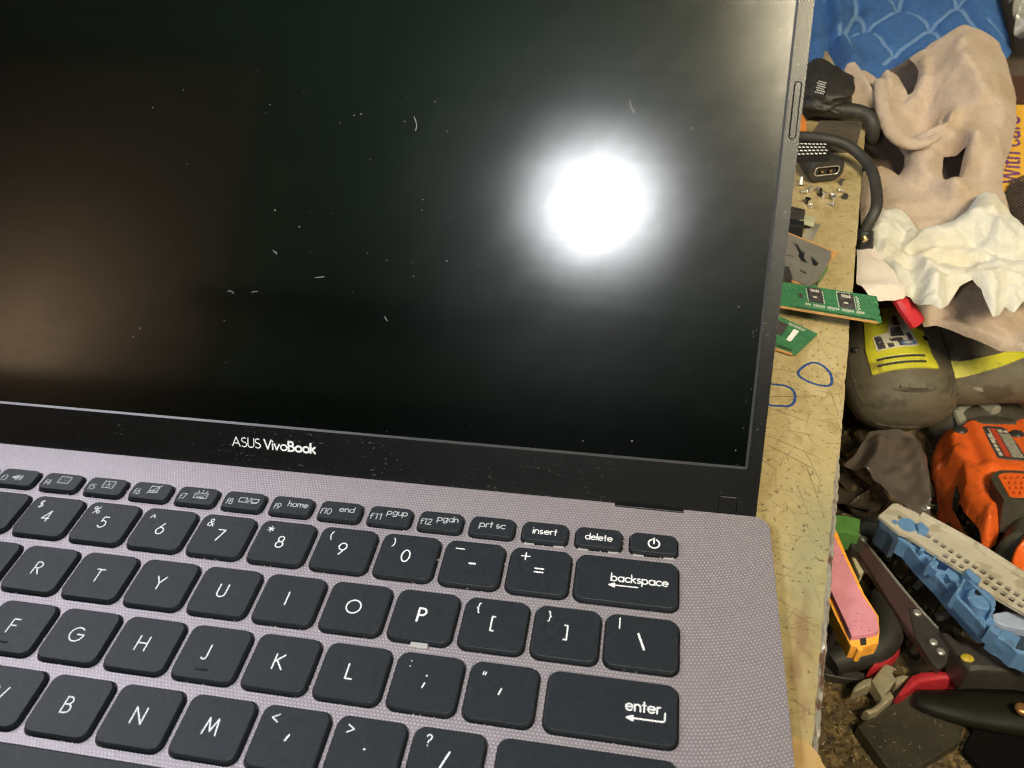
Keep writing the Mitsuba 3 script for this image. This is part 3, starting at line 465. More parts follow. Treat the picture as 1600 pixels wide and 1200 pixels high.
for line in ([(107,110.6),(107.6,109.2),(107.8,108),(107.5,106.8)], [(168.2,116.3),(168.6,114.8),(169.6,113.3)], [(47.6,56.9),(48.6,57.2),(49.5,56.4)], [(55.7,57.2),(56.8,57.5),(57.6,57.5)], [(98.7,52.3),(99.6,51)], [(76.5,62.9),(79.4,63.3)], [(63,70.5),(64.2,69.4)]):
    g = LineString(smooth_path(np.array(line), 12)).buffer(.09)
    spec.append(flat(LID, g, -.75, -.6))
add(L + '__screen__dust', cat_(spec), 'm_dust', smooth=False, kind='stuff')
# dust on the bezel and along the hinge
spec = []
for k in range(260):
    a, b = rng.uniform(-40, 212), rng.uniform(0, 13.5) if rng.random() < .7 else abs(rng.normal(0, 1.2)); r = rng.uniform(.03, .09)
    spec.append(flat(LID, Polygon(np.c_[np.cos(np.arange(5) * 1.25), np.sin(np.arange(5) * 1.25)] * r * rng.uniform(.6, 1.3, (5, 1)) + (a, b)).convex_hull, 0, .08))
add(L + '__bezel__dust', cat_(spec), 'm_dust', smooth=False, kind='stuff')
# lettering under the screen
W = [(48.1,8.8),(58.5,8.8),(59.4,8.9),(76.6,9.4)]
def word(t, x, cap, sw):
    Ls, w = strokes(t, cap, .15); return [[(x + a, 6.95 + b) for a, b in l] for l in Ls], w
x = 47.9; parts = []
for t, sw, gap in (('ASUS', .34, 1.25), ('Vivo', .5, .55), ('Book', .66, 0)):
    l, w = word(t, x, 3.05, sw); parts.append((l, sw)); x += w + gap
kx = (76.2 - 47.9) / (x - 47.9)
parts = [([[((a - 47.9) * kx + 47.9, b) for a, b in l] for l in ls], sw) for ls, sw in parts]
add(L + '__bezel__lettering', place(cat_([ink(l, s, .004) for l, s in parts]), *LID), 'm_legend', smooth=False)
hinge = rbox(20.6, 3.2, 3.0, .5); hinge.apply_translation((182.4, 28.2, -1.0))
add(L + '__hinge', hinge, 'm_bezel')

# ---------------------------------------------------------------- workbench
BD = np.array([76.77, 401.36]); BD /= np.linalg.norm(BD); BN = np.array([BD[1], -BD[0]])
BA = np.array([227.25, -31.27]); 
def hairlines(x, y, cell, w, seed, bias):
    """Straight scratches, one in each cell of a coarse grid, at a random slant and place; 0 to 1."""
    cx, cy = dr.floor(x / cell), dr.floor(y / cell)
    u, v = x / cell - cx - .5, y / cell - cy - .5
    a = bias + 1.5 * (cell_rand(cx, cy, seed) - .5); o = .5 * (cell_rand(cx, cy, seed + 1) - .5)
    ca, sa = dr.cos(a), dr.sin(a)
    d = dr.abs(-u * sa + v * ca - o + .05 * u * u) * cell; l = dr.abs(u * ca + v * sa)
    return (1 - smoothstep(w * .4, w, d)) * (1 - smoothstep(.3, .47, l)) * smoothstep(.25, .6, cell_rand(cx, cy, seed + 2))
def bench_col(p, n, uv):
    x, y = p.x * 1000, p.y * 1000
    wx, wy = x + 3 * fbm(x * .1, y * .1, 3), y + 3 * fbm(x * .1, y * .1, 7)
    c = mix((0.325, 0.25, 0.118), (0.425, 0.34, 0.178), fbm(wx * .035, wy * .035, 1, 4))
    c = mix(c, (0.25, 0.175, 0.07), smoothstep(.5, .8, fbm(wx * .22, wy * .13, 5, 4)) * .5)
    c = mix(c, (0.45, 0.39, 0.25), smoothstep(.55, .8, fbm(wx * .5, wy * .3, 15, 3)) * .35)
    s = mi.Float(0)
    for k, (cell_, w, bias) in enumerate(((31, .30, .9), (23, .26, -.7), (17, .22, 1.3), (27, .28, -1.2), (13, .2, .2), (19, .22, 2.0), (9, .18, -.4), (11, .19, .9), (8, .17, 1.5), (12, .2, -.9))):
        s = dr.maximum(s, hairlines(x + 7.7 * k, y + 3.1 * k, cell_, w, 10 * k, bias) * (.9 - .05 * k))
    worn = smoothstep(190, 120, y) if False else 1 - smoothstep(90, 190, y)
    c = mix(c, (0.12, 0.075, 0.03), s * .9 * (.15 + .85 * worn))
    t = (x - BA[0]) * BN[0] + (y - BA[1]) * BN[1]          # millimetres inside (negative) the bench's edge
    low = smoothstep(.34, .58, fbm(wx * .055, wy * .04, 9, 4)) * smoothstep(-17, -4, t + 8 * noise(y * .08, 3)) * (1 - smoothstep(40, 75, y))
    c = mix(c, (0.27, 0.265, 0.16), low * .75)
    red = smoothstep(.42, .62, fbm(wx * .14, wy * .07, 21, 4)) * smoothstep(-10, -7, t) * (1 - smoothstep(-4, -1.5, t)) * (1 - smoothstep(10, 40, y))
    c = mix(c, (0.20, 0.10, 0.065), red * .6)
    return mix(c, (0.10, 0.06, 0.025), smoothstep(.72, .80, fbm(x * .9, y * .9, 2, 3)) * .7)
pr('m_bench', bench_col, 0.42, bump=lambda p, n, uv: fbm(p.x * 1200, p.y * 1200, p.z * 900, 3), bscale=0.00012, eps=2e-4)
def trim_col(p, n, uv):
    g = fbm(p.x * 700, p.y * 300, p.z * 700, 3)
    return mix((0.62, 0.57, 0.48), (0.26, 0.14, 0.10), smoothstep(.5, .72, g))
pr('m_trim', trim_col, 0.25, metallic=0.6, bump=lambda p, n, uv: fbm(p.x * 500, p.y * 200, p.z * 500, 3), bscale=0.0012, eps=3e-4)
tag('workbench', 'scratched yellowish bench top under the laptop, its right edge worn', 'workbench')
back = BA + BD * 900; front = BA - BD * 16.2
rngb = np.random.default_rng(5)
ts = np.linspace(-16.2, 900, 420)
edge = [BA + BD * t + BN * (.25 * nnoise(np.array([t * .15, 0, 0.])) + .5 * max(0, nnoise(np.array([t * .4, 3., 0])) - .72) * -4 * (t < 260)) for t in ts]
top = Polygon([(-420, -420), (-420, 880)] + [tuple(q) for q in edge[::-1]] + [tuple(front - BN * 12 + np.array([-6, -20])), (160, -420)])
add('workbench__top', prism(top, -22.5, -18.0), 'm_bench', smooth=False)
add('workbench__board', prism(Polygon([(-415, -415), (-415, 875)] + [tuple(q - BN * 1.2) for q in edge[::-12]] + [tuple(front - BN * 13 + np.array([-6, -20])), (158, -415)]), -38, -22.6), 'm_well', smooth=False)
tr = tube([(*(BA + BD * t - BN * (.2 + .25 * math.sin(t * .9) * math.sin(t * .37))), -18.3 + .12 * math.sin(t * 1.7)) for t in np.linspace(-16, 110, 90)], [.85] * 30 + [.8] * 20 + [.6, .5, .4, .3], 8, 220)
add('workbench__edge_strip', tr, 'm_trim')
pr('m_ink', lambda p, n, uv: mix((0.015, 0.045, 0.15), (0.03, 0.075, 0.21), fbm(p.x * 900, p.y * 900)), 0.6)
def ring(cx, cy, rx, ry, a, w):
    t = np.linspace(0, 2 * np.pi, 60); q = np.c_[rx * np.cos(t), ry * np.sin(t)]
    q = np.c_[q[:, 0] * math.cos(a) - q[:, 1] * math.sin(a) + cx, q[:, 0] * math.sin(a) + q[:, 1] * math.cos(a) + cy]
    return prism(LineString(q).buffer(w / 2), -18.0, -17.97)
for P in ([(238.6,121.5),(242.3,126.8),(246.2,128.5),(249.5,125.6),(251,120.6),(250.2,115.7),(247.6,114.3),(243.5,115.3),(240.1,117.7)], [(225.5,112.1),(228,113.1),(231.8,112.8),(234.9,111.2),(236,107.6),(235.1,103),(232.5,100.5),(228.3,100.3),(225.4,102.2)]):
    P = np.array(P); c = P.mean(0); t = np.linspace(0, 1, len(P) + 1)
    from scipy.interpolate import CubicSpline
    q = CubicSpline(t, np.vstack([P, P[:1]]), bc_type='periodic')(np.linspace(0, 1, 70))
    add('workbench__ink_ring', prism(LineString(q).buffer(.55), -18.0, -17.96), 'm_ink', smooth=False)
# ---------------------------------------------------------------- lower shelf
ZF = -205.0
def shelf_col(p, n, uv):
    x, y = p.x * 1000, p.y * 1000
    wx, wy = x + 5 * fbm(x * .09, y * .09, 3), y + 5 * fbm(x * .09, y * .09, 7)
    c = mix((0.05, 0.034, 0.014), (0.16, 0.105, 0.04), fbm(wx * .05, wy * .05, 3, 5))
    c = mix(c, (0.27, 0.18, 0.07), smoothstep(.52, .75, fbm(wx * .35, wy * .22, 8, 4)) * .7)
    c = mix(c, (0.02, 0.014, 0.009), smoothstep(.52, .72, fbm(wx * .16, wy * .16, 14, 4)) * .8)
    return mix(c, (0.5, 0.45, 0.36), smoothstep(.80, .86, fbm(x * .8, y * .8, 4, 2)) * .7)
pr('m_shelf', shelf_col, 0.7, bump=lambda p, n, uv: fbm(p.x * 350, p.y * 350, 2, 4), bscale=0.003, eps=4e-4)
gx, gy = np.meshgrid(np.linspace(-500, 1500, 3), np.linspace(-600, 2200, 3))
add('lower_shelf', prism(sbox(-600, -700, 1500, 2300), ZF - 12, ZF), 'm_shelf', smooth=False, kind='structure')

# ---------------------------------------------------------------- things on the bench (bench top z = -18)
def H(z): return (np.array([0, 0, float(z)]), np.array([1.0, 0, 0]), np.array([0, 1.0, 0]), np.array([0, 0, 1.0]))
def pcb_col(p, n, uv):
    x, y = p.x * 1000 * .993 + p.y * 1000 * .12, p.y * 1000 * .993 - p.x * 1000 * .12
    c = mix((0.026, 0.115, 0.05), (0.042, 0.155, 0.07), fbm(x * .5, y * .5))
    r = dr.floor(y / .42); on = smoothstep(.45, .5, cell_rand(r, dr.floor(x / 5 + 3 * cell_rand(r, 2)), 4))
    t = smoothstep(.3, .2, dr.abs(y / .42 - r - .5)) * on
    c = mix(c, (0.065, 0.215, 0.10), t * .6)
    v = dr.sqrt(dr.square(x / 1.9 - dr.floor(x / 1.9) - .5) + dr.square(y / 1.3 - dr.floor(y / 1.3) - .5))
    return mix(c, (0.35, 0.33, 0.20), smoothstep(.16, .10, v) * smoothstep(.62, .66, cell_rand(dr.floor(x / 1.9), dr.floor(y / 1.3), 7)) * .8)
pr('m_pcb', pcb_col, 0.4)
pr('m_pcb_edge', (0.42, 0.22, 0.08), 0.5)
pr('m_chip', lambda p, n, uv: mix((0.03, 0.027, 0.028), (0.07, 0.06, 0.06), noise(p.x * 900, p.y * 900)), 0.45)
pr('m_solder', (0.72, 0.70, 0.62), 0.4, metallic=0.5)
pr('m_print', (0.55, 0.52, 0.45), 0.7)
def quad_in(Q, u, v):
    """Bilinear point of a quadrilateral (corners 00, 10, 11, 01)."""
    Q = np.asarray(Q, float); return (Q[0] * (1 - u) * (1 - v) + Q[1] * u * (1 - v) + Q[2] * u * v + Q[3] * (1 - u) * v)
def cell(Q, u0, v0, u1, v1): return [quad_in(Q, u0, v0), quad_in(Q, u1, v0), quad_in(Q, u1, v1), quad_in(Q, u0, v1)]
def ccw(P):
    P = np.asarray(P, float); return P if Polygon(P).exterior.is_ccw else P[::-1]
# upper memory stick, hanging over the bench edge; corners: lower left, lower right, upper right, upper left
Q = [(227.3,155.8),(272.1,147),(273.5,165.8),(226.5,175)]
k = 'memory_stick'
tag(k, 'long green memory stick sticking out over the bench edge, two black chips', 'memory stick', 'memory sticks beside the laptop')
bd = Polygon(Q).difference(unary_union([Point(quad_in(Q, 1, v)).buffer(1.0) for v in (.28, .55)]))
add(k + '__board', prism(bd, -10.0, -9), 'm_pcb', smooth=False)
add(k + '__contact_strip', prism(Polygon(cell(Q, .02, -.035, .97, .02)), -9.9, -9.15), 'm_pcb_edge', smooth=False)
for j in range(56): add(k + '__contact', prism(Polygon(cell(Q, .24 + j * .0129, .012, .24 + j * .0129 + .008, .065)), -9.2, -8.96), 'm_gold', smooth=False)
for (u0, u1, v0, v1) in ((.405, .523, .34, .86), (.665, .79, .30, .83)):
    c = add(k + '__chip', slab(ccw(cell(Q, u0, v0, u1, v1)), -9, -7.9, .15), 'm_chip')
    Z = cell(Q, u0, v0, u1, v1)
    add(c + '__print', cat_([prism(Polygon(cell(Z, .18 + .13 * i, .66, .26 + .13 * i, .86)), -7.9, -7.88) for i in range(5)] + [prism(Polygon(cell(Z, .25, .2, .55, .3)), -7.9, -7.88)]), 'm_print', smooth=False)
    add(k + '__pads', cat_([prism(Polygon(cell(Q, u, v0 + (v1 - v0) * (i + .5) / 7 - .02, u + .008, v0 + (v1 - v0) * (i + .5) / 7 + .025)), -9, -8.8) for u in (u0 - .014, u1 + .006) for i in range(7)]), 'm_solder', smooth=False)
add(k + '__chip', slab(ccw(cell(Q, .318, .44, .35, .58)), -9, -8.4, .1), 'm_chip')
rr = np.random.default_rng(3)
add(k + '__capacitors', cat_([prism(Polygon(cell(Q, .36 + i * .0175, .185, .36 + i * .0175 + .012, .235)), -9, -8.5) for i in range(29) if i % 7 != 3] + [prism(Polygon(cell(Q, .655 + i * .02, .875, .665 + i * .02, .92)), -9, -8.5) for i in range(6)] + [prism(Polygon(cell(Q, .815 + .012 * (i % 2), .3 + i * .05, .824 + .012 * (i % 2), .325 + i * .05)), -9, -8.5) for i in range(11)]), 'm_solder', smooth=False)
# lower memory stick, mostly behind the lid
Q = [(226.9,136.5),(238.2,130.9),(248.4,146),(234.3,156.9)]
k = 'memory_stick_001'
tag(k, 'short end of a green memory stick showing beside the lid above the blue ink rings', 'memory stick', 'memory sticks beside the laptop')
add(k + '__board', prism(Polygon(Q).difference(unary_union([Point(quad_in(Q, u, 0)).buffer(.7) for u in (.97,)] + [Point(quad_in(Q, 1.0, v)).buffer(.7) for v in (.35, .7)])), -17.2, -16), 'm_pcb', smooth=False)
add(k + '__contact_strip', prism(Polygon(cell(Q, .02, -.03, .9, .03)), -17.1, -16.15), 'm_pcb_edge', smooth=False)
for j in range(14): add(k + '__contact', prism(Polygon(cell(Q, .15 + j * .05, .02, .15 + j * .05 + .03, .12)), -16.1, -15.96), 'm_gold', smooth=False)
add(k + '__chip', slab(ccw(cell(Q, -.1, .42, .30, .80)), -16, -15, .15), 'm_chip')
add(k + '__label', prism(Polygon(cell(Q, .48, .35, .62, .80)), -16, -15.93), 'm_white_plastic', smooth=False)
add(k + '__capacitors', cat_([prism(Polygon(cell(Q, .30 + i * .055, .86, .335 + i * .055, .92)), -16, -15.5) for i in range(8)]), 'm_solder', smooth=False)
# metal-shielded card slot on an orange edged board
k = 'card_slot'
tag(k, 'grey metal card slot with dark cut-outs, leaning on the memory stick', 'card slot')
pr('m_shield', lambda p, n, uv: mix((0.20, 0.185, 0.16), (0.26, 0.24, 0.205), fbm(p.x * 300, p.y * 300)), 0.42, metallic=0.4)
B = ccw([(235,224.2),(243.3,217.2),(263,201.5),(260.5,197.3),(256.5,190.2),(246.7,171.8),(231.4,178.5)])
add(k + '__board', prism(Polygon(B), -10.2, -9.2), 'm_pcb_edge', smooth=False)
Sx = Polygon([(234.9,221),(259.7,201.1),(258.5,194.2),(253.4,182.3),(250.8,175.7),(246.2,170.6),(239.5,176.1),(231.6,182.8)])
cuts = [[(242.6,208.3),(245.3,206.1),(246.4,200.4),(247.9,198.8),(246.9,194.8),(248,189.3),(245.4,190.7),(244.3,196.2),(245.2,197.4),(244.2,204.3)], [(250.1,196.2),(253,189.8),(251.3,186.9),(250,187.9)], [(243.6,184.5),(246.1,182.1),(246.8,179),(244.4,181.4)], [(238.2,197.3),(242.7,194.9),(242.6,193.8),(238,195.6)]]
add(k + '__shield', prism(Sx.difference(unary_union([Polygon(c) for c in cuts])), -9.15, -8.5), 'm_shield', smooth=False)
add(k + '__core', prism(Sx.buffer(-.35), -9.2, -9.05), 'm_black', smooth=False)
add(k + '__side', prism(Sx.buffer(-.3), -15, -10.3), 'm_pcb', smooth=False)
add(k + '__latch', prism(Polygon([(232,185.8),(239.2,183.8),(239.8,174.9),(236.7,173.5),(231.1,175)]), -12, -7.6), 'm_black_rubber', smooth=False)
add(k + '__spring', prism(Polygon([(249.7,178),(251.7,180.8),(251.2,176.6),(249,174.3)]), -12, -8.8), 'm_black', smooth=False)
# small connector board with a black plug block, and a strip of bright metal
k = 'connector_board'
tag(k, 'small pale board with a black plug block half hidden behind the lid', 'connector')
pr('m_pale_board', (0.36, 0.36, 0.24), 0.5)
add(k + '__board', prism(Polygon([(244.5,246.9),(257.9,239.3),(256.6,233.3),(243.2,240)]), -14, -12), 'm_pale_board', smooth=False)
add(k + '__plug', slab(ccw([(241.5,231.6),(250.7,227.9),(249.8,222.1),(240.4,223.1)]), -18, -8, .5), 'm_black')
add(k + '__header', slab(ccw([(244.1,243.9),(252.3,239.9),(251.9,235.9),(243.1,239.1)]), -13, -8, .3), 'm_black_rubber')
add('metal_strip', slab(ccw([(255.8,242.5),(262,242.4),(256,225.1),(251.2,228.4)]), -18, -16.8, .1), 'm_steel', label='thin bright metal strip lying flat beside the connector board', cat='metal strip')
# loose screws
def screw(c, ang, tilt, s, m):
    hd = trimesh.creation.cylinder(radius=1.5 * s, height=.7 * s, sections=14); hd.apply_translation((0, 0, .35 * s))
    cr = cat_([trimesh.creation.box((2 * s, .35 * s, .05)), trimesh.creation.box((.35 * s, 2 * s, .05))]); cr.apply_translation((0, 0, .7 * s + .02))
    sh = tube([(0, 0, 0), (0, 0, -2.6 * s)], .7 * s, 8, 14, smooth=True)
    M = trimesh.transformations.rotation_matrix(tilt, (math.cos(ang), math.sin(ang), 0)); k = key_for('screw')
    out = []
    for part, mesh, mm in (('head', hd, m), ('slot', cr, 'm_black'), ('shank', sh, m)):
        mesh.apply_transform(M); out.append((part, mesh, mm))
    lo = min(q[1].vertices[:, 2].min() for q in out)
    for part, mesh, mm in out:
        mesh.apply_translation((c[0], c[1], -18 - lo)); add(k + '__' + part, mesh, mm)
    return k
pr('m_screw_dark', (0.06, 0.055, 0.05), 0.35, metallic=0.8)
SC = [(256.7,286.5),(258.4,277.4),(261,279.9),(265,280.3),(265.8,275.8),(267.1,273),(271.9,274.9),(271.5,269.7),(270.7,263.8),(278.5,289.9),(276.2,280.5),(277.8,273.2),(257.8,265.6),(259,262.1)]
SN = ['leftmost silver screw, longest of the loose screws, below the black adapter', 'silver screw standing near the lid in the left pair of loose screws', 'silver screw right of the lid-side pair of loose screws', 'largest silver screw of the small pile in the middle of the loose screws', 'dark screw in the small pile in the middle of the loose screws', 'small silver screw at the lower end of the middle pile of screws',
      'silver screw at the top of the short upright row right of the pile', 'silver screw in the middle of the short upright row of loose screws', 'silver screw at the bottom of the short upright row of loose screws', 'dark screw nearest the socket of the black adapter', 'silver screw between the two dark screws near the bench edge', 'dark screw nearest the bench edge, right of the upright row', 'dark screw close to the pale connector board', 'silver screw just above the pale connector board']
for i, c in enumerate(SC):
    q = screw(c, i * 1.7, (2.6, 1.5, .2, 1.4, 2.9, .3, 1.6, .2, 1.5, .4, 1.45, 1.3, .1, 1.5)[i], (1.25, 1, .9, 1.1, 1.1, 1, .9, .9, .9, 1, .9, 1.1, 1, .9)[i], 'm_steel' if i not in (4, 11, 9, 12) else 'm_screw_dark')
    labels[q] = {'label': SN[i], 'category': 'screw', 'group': 'loose screws on the bench'}
# display adapter with its lead
k = 'display_adapter'
tag(k, 'black display adapter with an oval socket facing the screws', 'adapter')
a, b = np.array((269.7,290.7,-11)), np.array((262.3,313.3,-11)); d = (a - b); d[2] = 0; d /= np.linalg.norm(d); w = np.array([d[1], -d[0], 0])
body = [loc for loc in ()]
rg = []
for t, ww, hh in ((-36, 6, 5), (-35, 9, 7), (-30, 11, 8), (-18, 16, 11), (-6, 20, 12.5), (-1.2, 20.5, 12.5), (0, 19, 11.2)):
    q = rrect(ww, hh, min(ww, hh) * .42, 6); rg.append([a + d * t + w * p[0] + np.array([0, 0, 1]) * (p[1] + 0.2) for p in q])
hull = loft(rg)
cut = place(prism(Polygon(rrect(13.6, 4.6, 1.6, 5)), -6, 3), a + np.array([0, 0, .4]), w, (0, 0, 1))
add(k + '__housing', tm(mf(hull) - mf(cut)) if mf(hull).num_tri() else hull, 'm_black_rubber')
for q in (-2.4, 2.4): add(k + '__contact', place(rbox(1.6, 1.4, 5, .4), a - d * 2.2 + w * q, w, (0, 0, 1)), 'm_gold')
add(k + '__socket_rim', place(tube(z3(np.vstack([rrect(13.6, 4.6, 1.6, 5), rrect(13.6, 4.6, 1.6, 5)[:1]]), 0), .3, 8, 60, smooth=False), a + np.array([0, 0, .4]) + d * .05, w, (0, 0, 1)), 'm_steel')
add(k + '__mark', place(prism(Polygon(rrect(9.5, .8, .3, 3)), 0, .1), a - d * 12 + np.array([0, 0, 6.75]), w, d), 'm_print')
add(k + '__lead', tube([(255.8,330.8,-8),(262.1,322.3,-5),(271.8,317.9,-4),(283,313.8,-6),(291.1,305.6,-10),(294.4,291.4,-13),(294.7,278.3,-17),(292.6,266.2,-22),(290.4,263.9,-28),(289.6,263.3,-33)], 3.0, 14, 80), 'm_black_rubber')
add(k + '__plug', tube([(289,261.9,-30),(289.1,260.9,-34),(290.8,260.8,-40)], [4.6, 5.2, 4.8], 14, 12), 'm_black')
add(k + '__plug_tip', tube([(286,249.8,-27.5),(286.8,248.3,-28.5)], [1.9, 1.7], 10, 6), 'm_gold')
add('thick_cable', tube([(262.1,390.9,-10),(268.8,377.3,-8),(278.4,370,-7),(289.5,369.7,-7),(299.3,368.8,-8),(304.8,364.7,-11),(306.9,363.4,-16),(308.7,369.1,-24)], [4.6, 4.5, 4.4, 4.2, 4.0], 14, 70), 'm_black_rubber', label='thick black cable bending down under the pinkish rag', cat='cable')
k = 'foam_block'
pr('m_foam', lambda p, n, uv: mix((0.035, 0.028, 0.02), (0.075, 0.06, 0.042), fbm(p.x * 300, p.y * 300, p.z * 300, 4)), 0.85, bump=lambda p, n, uv: fbm(p.x * 500, p.y * 500, p.z * 500), bscale=0.0012, eps=3e-4)
add(k, slab(ccw([(270.9,343.2),(295,343.3),(292,332.3),(266.2,330.5)]), -18, -3, 1.2), 'm_foam', label='dark brown square block lying behind the curved adapter lead', cat='block')
def perforated(key, fr, Q, nu, nv, r, label):
    add(key + '__plate', flat(fr, ccw(Q), -3, 0, .3), 'm_black')
    ds = []
    for j in range(nv):
        for i in range(nu):
            ds.append(flat(fr, Point(quad_in(Q, (i + .7 + .5 * (j % 2)) / (nu + 1.2), (j + .8) / (nv + .6))).buffer(r, quad_segs=5), 0, .06))
    add(key + '__dots', cat_(ds), 'm_white_plastic', smooth=False, kind='stuff')  # white discs stand for light showing through the holes
    tag(key, label, 'perforated plate')
FR['pfa'] = [np.array(q) for q in ((244.1875, 242.9841, 18.0554), (0.9629, 0.2455, -0.1120), (-0.2447, 0.9694, 0.0217), (0.1139, 0.0065, 0.9935))]
perforated('perforated_plate', FR['pfa'], np.array([(-3.8,-1.7),(18,2.1),(22.7,17.8),(4.6,17.8)]), 8, 4, .72, 'black plate with rows of white discs for light through holes just behind the display adapter')
FR['pfb'] = [np.array(q) for q in ((261.7625, 326.7891, 17.3986), (0.9503, 0.2663, -0.1613), (-0.2521, 0.9622, 0.1033), (0.1827, -0.0575, 0.9815))]
perforated('perforated_plate_001', FR['pfb'], np.array([(0.2,1.6),(6.5,-1.1),(16.1,19),(10.6,22.1)]), 4, 6, .62, 'small black plate with white discs for light through holes below the blue quilted towel')
pr('m_orange_bit', (0.60, 0.20, 0.04), 0.5)
add('orange_bit', slab(ccw([(259.4,341.6),(264.3,340),(266.6,357.6),(265.7,369.8),(263,369.6)]), -18, -10, .8), 'm_orange_bit', label='small orange piece peeking out from behind the lid', cat='plastic piece')
def lump(c, r, amp, seed, n=4, sc=1.0):
    s = trimesh.creation.icosphere(subdivisions=n); v = s.vertices.copy()
    f = 1 + amp * (nfbm(v * 1.6 * sc, 3, seed) - .5) * 2
    s.vertices = v * f[:, None] * np.asarray(r, float) + np.asarray(c, float); return s
m = lump((278.7,395.6,-4), (19, 34, 12), .35, 3); m.vertices[:, 2] = np.maximum(m.vertices[:, 2], -17.9)
add('black_pouch', m, 'm_black_rubber', label='lumpy black pouch under the left end of the blue towel', cat='pouch')
add('black_clip', rotz(rbox(11, 7, 7, 2), 20, (270.2,381,-13)), 'm_black', label='small black clip beside the thick cable at the lid', cat='clip')
pr('m_kraft', lambda p, n, uv: mix((0.42, 0.26, 0.10), (0.50, 0.33, 0.14), fbm(p.x * 400, p.y * 400, 2, 4)), 0.8)
add('cardboard_scrap', prism(Polygon([(218,-28.6),(221.5,-29.1),(223.5,-29.5),(225.2,-30.4),(226.6,-31.8),(227.7,-33.3),(228.1,-35),(229.1,-36.8),(231,-42),(217.5,-44)]), -17.9, -17.2), 'm_kraft', smooth=False, label='torn brown cardboard scrap at the near corner of the bench', cat='cardboard')

# ---------------------------------------------------------------- cloths beyond the bench
FR['rag'] = [np.array(q) for q in ((290.9389, 265.2543, -99.0206), (0.9462, -0.2202, 0.2371), (0.0884, 0.8807, 0.4653), (-0.3112, -0.4193, 0.8528))]
def cloth_col(a, b, dirt):
    def f(p, n, uv):
        u, v = uv.x * 1000, uv.y * 1000
        g = fbm(u * 1.3, v * 1.3, 2, 3); s = smoothstep(.5, .72, fbm(u * .045, v * .045, 6, 4))
        return mix(mix(a, b, g), dirt, s * .55)
    return f
def cloth_bump(p, n, uv): return fbm(uv.x * 900, uv.y * 900, 4, 3)
pr('m_rag', cloth_col((0.36, 0.275, 0.215), (0.445, 0.355, 0.28), (0.33, 0.235, 0.135)), 0.95, bump=lambda p, n, uv: fbm(uv.x * 700, uv.y * 700, 4, 3) + .25 * fbm(uv.x * 200, uv.y * 200, 9, 2), bscale=0.0007, eps=4e-4, sheen=0.4)
RO = [(7.5,111.2),(17.2,113.5),(23.4,109.9),(27.8,105.5),(30.7,111.4),(30.5,119.1),(25.5,127.6),(20,138.8),(16.5,152.1),(14.3,168),(13.7,179.8),(16.5,185.7),(21,185.4),(24.6,180.9),(27.8,173),(31,165.1),(33.9,166.2),(35.8,172.5),(36.4,179.8),(34.3,187.6),(30.4,194.8),(37.6,199.8),(48.4,205.5),(56.2,211.3),(62.6,213.1),(71.4,206.8),(80,196),(83.6,183.4),(86.5,167.7),(89,155),(88.9,135.8),(86.2,117.6),(82.3,103.4),(81.7,91),(85.3,73.2),(91.9,62),(103.3,42.8),(102,-18.4),(91,-14.1),(79.6,-13.1),(61.8,-3.6),(50.1,1.9),(44.2,1.1),(41.8,8.4),(37.7,16.7),(29.7,20.2),(22.3,23.3),(12.5,30),(9.3,56.6),(6.9,93.9)]
rl = lambda P, s, amp, w: ridge(P, s, amp, w)
RF = [([(15.6,177.2),(16.5,163.9),(18.5,151.8),(22.4,138.1),(27.8,127.4),(34.6,122.6),(43.1,123.8),(49.1,128.2),(52.3,136.4)], 13, 5.5),
      ([(32.5,131.1),(39.3,137.5),(41.8,146.9),(40.9,157.1)], -6, 10), ([(35.2,158.1),(40.9,143.1),(46.9,136.3)], -9, 9), ([(35.6,181.2),(37,167.9),(35.3,155.5)], 13, 6),
       
      ([(62.4,201.8),(66.1,172.6),(74.5,141.6),(79.3,112.8)], 8, 20), ([(58.6,170),(63.4,164.1),(71.2,146.9)], 6, 5), ([(52.3,139.4),(51,133.2),(48.4,130.3)], -9, 2.2),
      ([(47.4,112.3),(53.3,118.6),(60,119.1),(66.5,115.4)], 12, 7), ([(53.5,111.6),(56.9,104.2),(58.6,94.9)], -8, 9), ([(34.9,111.6),(44.5,97.8),(53.9,88.6)], 9, 7),
      ([(64,110.2),(60.2,97),(59.1,83.6)], 10, 6), ([(74.6,69.1),(69.9,87),(71.4,104.7)], 5, 10), ([(46.3,-1.4),(61.5,-2.7),(79.1,-10.3),(90.3,-13.9)], 8, 8), ([(55.3,8.3),(70.4,4.2),(84.8,-5.4)], -9, 6), ([(88.2,55.5),(83.8,72.6),(82.3,85.7)], 5, 6)]
def rag_disp(P, e):
    d = 6 + 9 * (1 - np.exp(-e / 7)) + 11 * (nfbm(np.c_[P * .016, P[:, 0] * 0 + 1], 3, 4) - .5) + 2.2 * (nfbm(np.c_[P * .07, P[:, 0] * 0], 3, 9) - .5)
    d = d + .6 * wrinkles(P, 50, 21, 1.5, 5)
    for l, a, w in RF: d = d + ridge(P, l, a, w) * (1 - .8 * np.exp(-e / 6))
    return d - 13 * np.exp(-sheet.hole / 5.5)
HO = [[(51.7,116),(55.7,116.4),(59.7,114.5),(63,112.2),(61.4,107.8),(60.2,101.5),(58,96.3),(55.7,98.4),(53.3,103.7),(51.2,109.1)]]
m, uv = sheet(RO, FR['rag'], rag_disp, 1.5, HO)
pr('m_rag_shade', cloth_col((0.11, 0.08, 0.06), (0.17, 0.12, 0.095), (0.08, 0.055, 0.035)), 0.95)
UO = [(5.1,166.6),(14.2,208.1),(20.4,211.4),(29.6,216.4),(60,205.7),(81.5,149.9),(78.1,93.1),(19.3,93.5),(7.5,121.8),(5.5,145.3)]
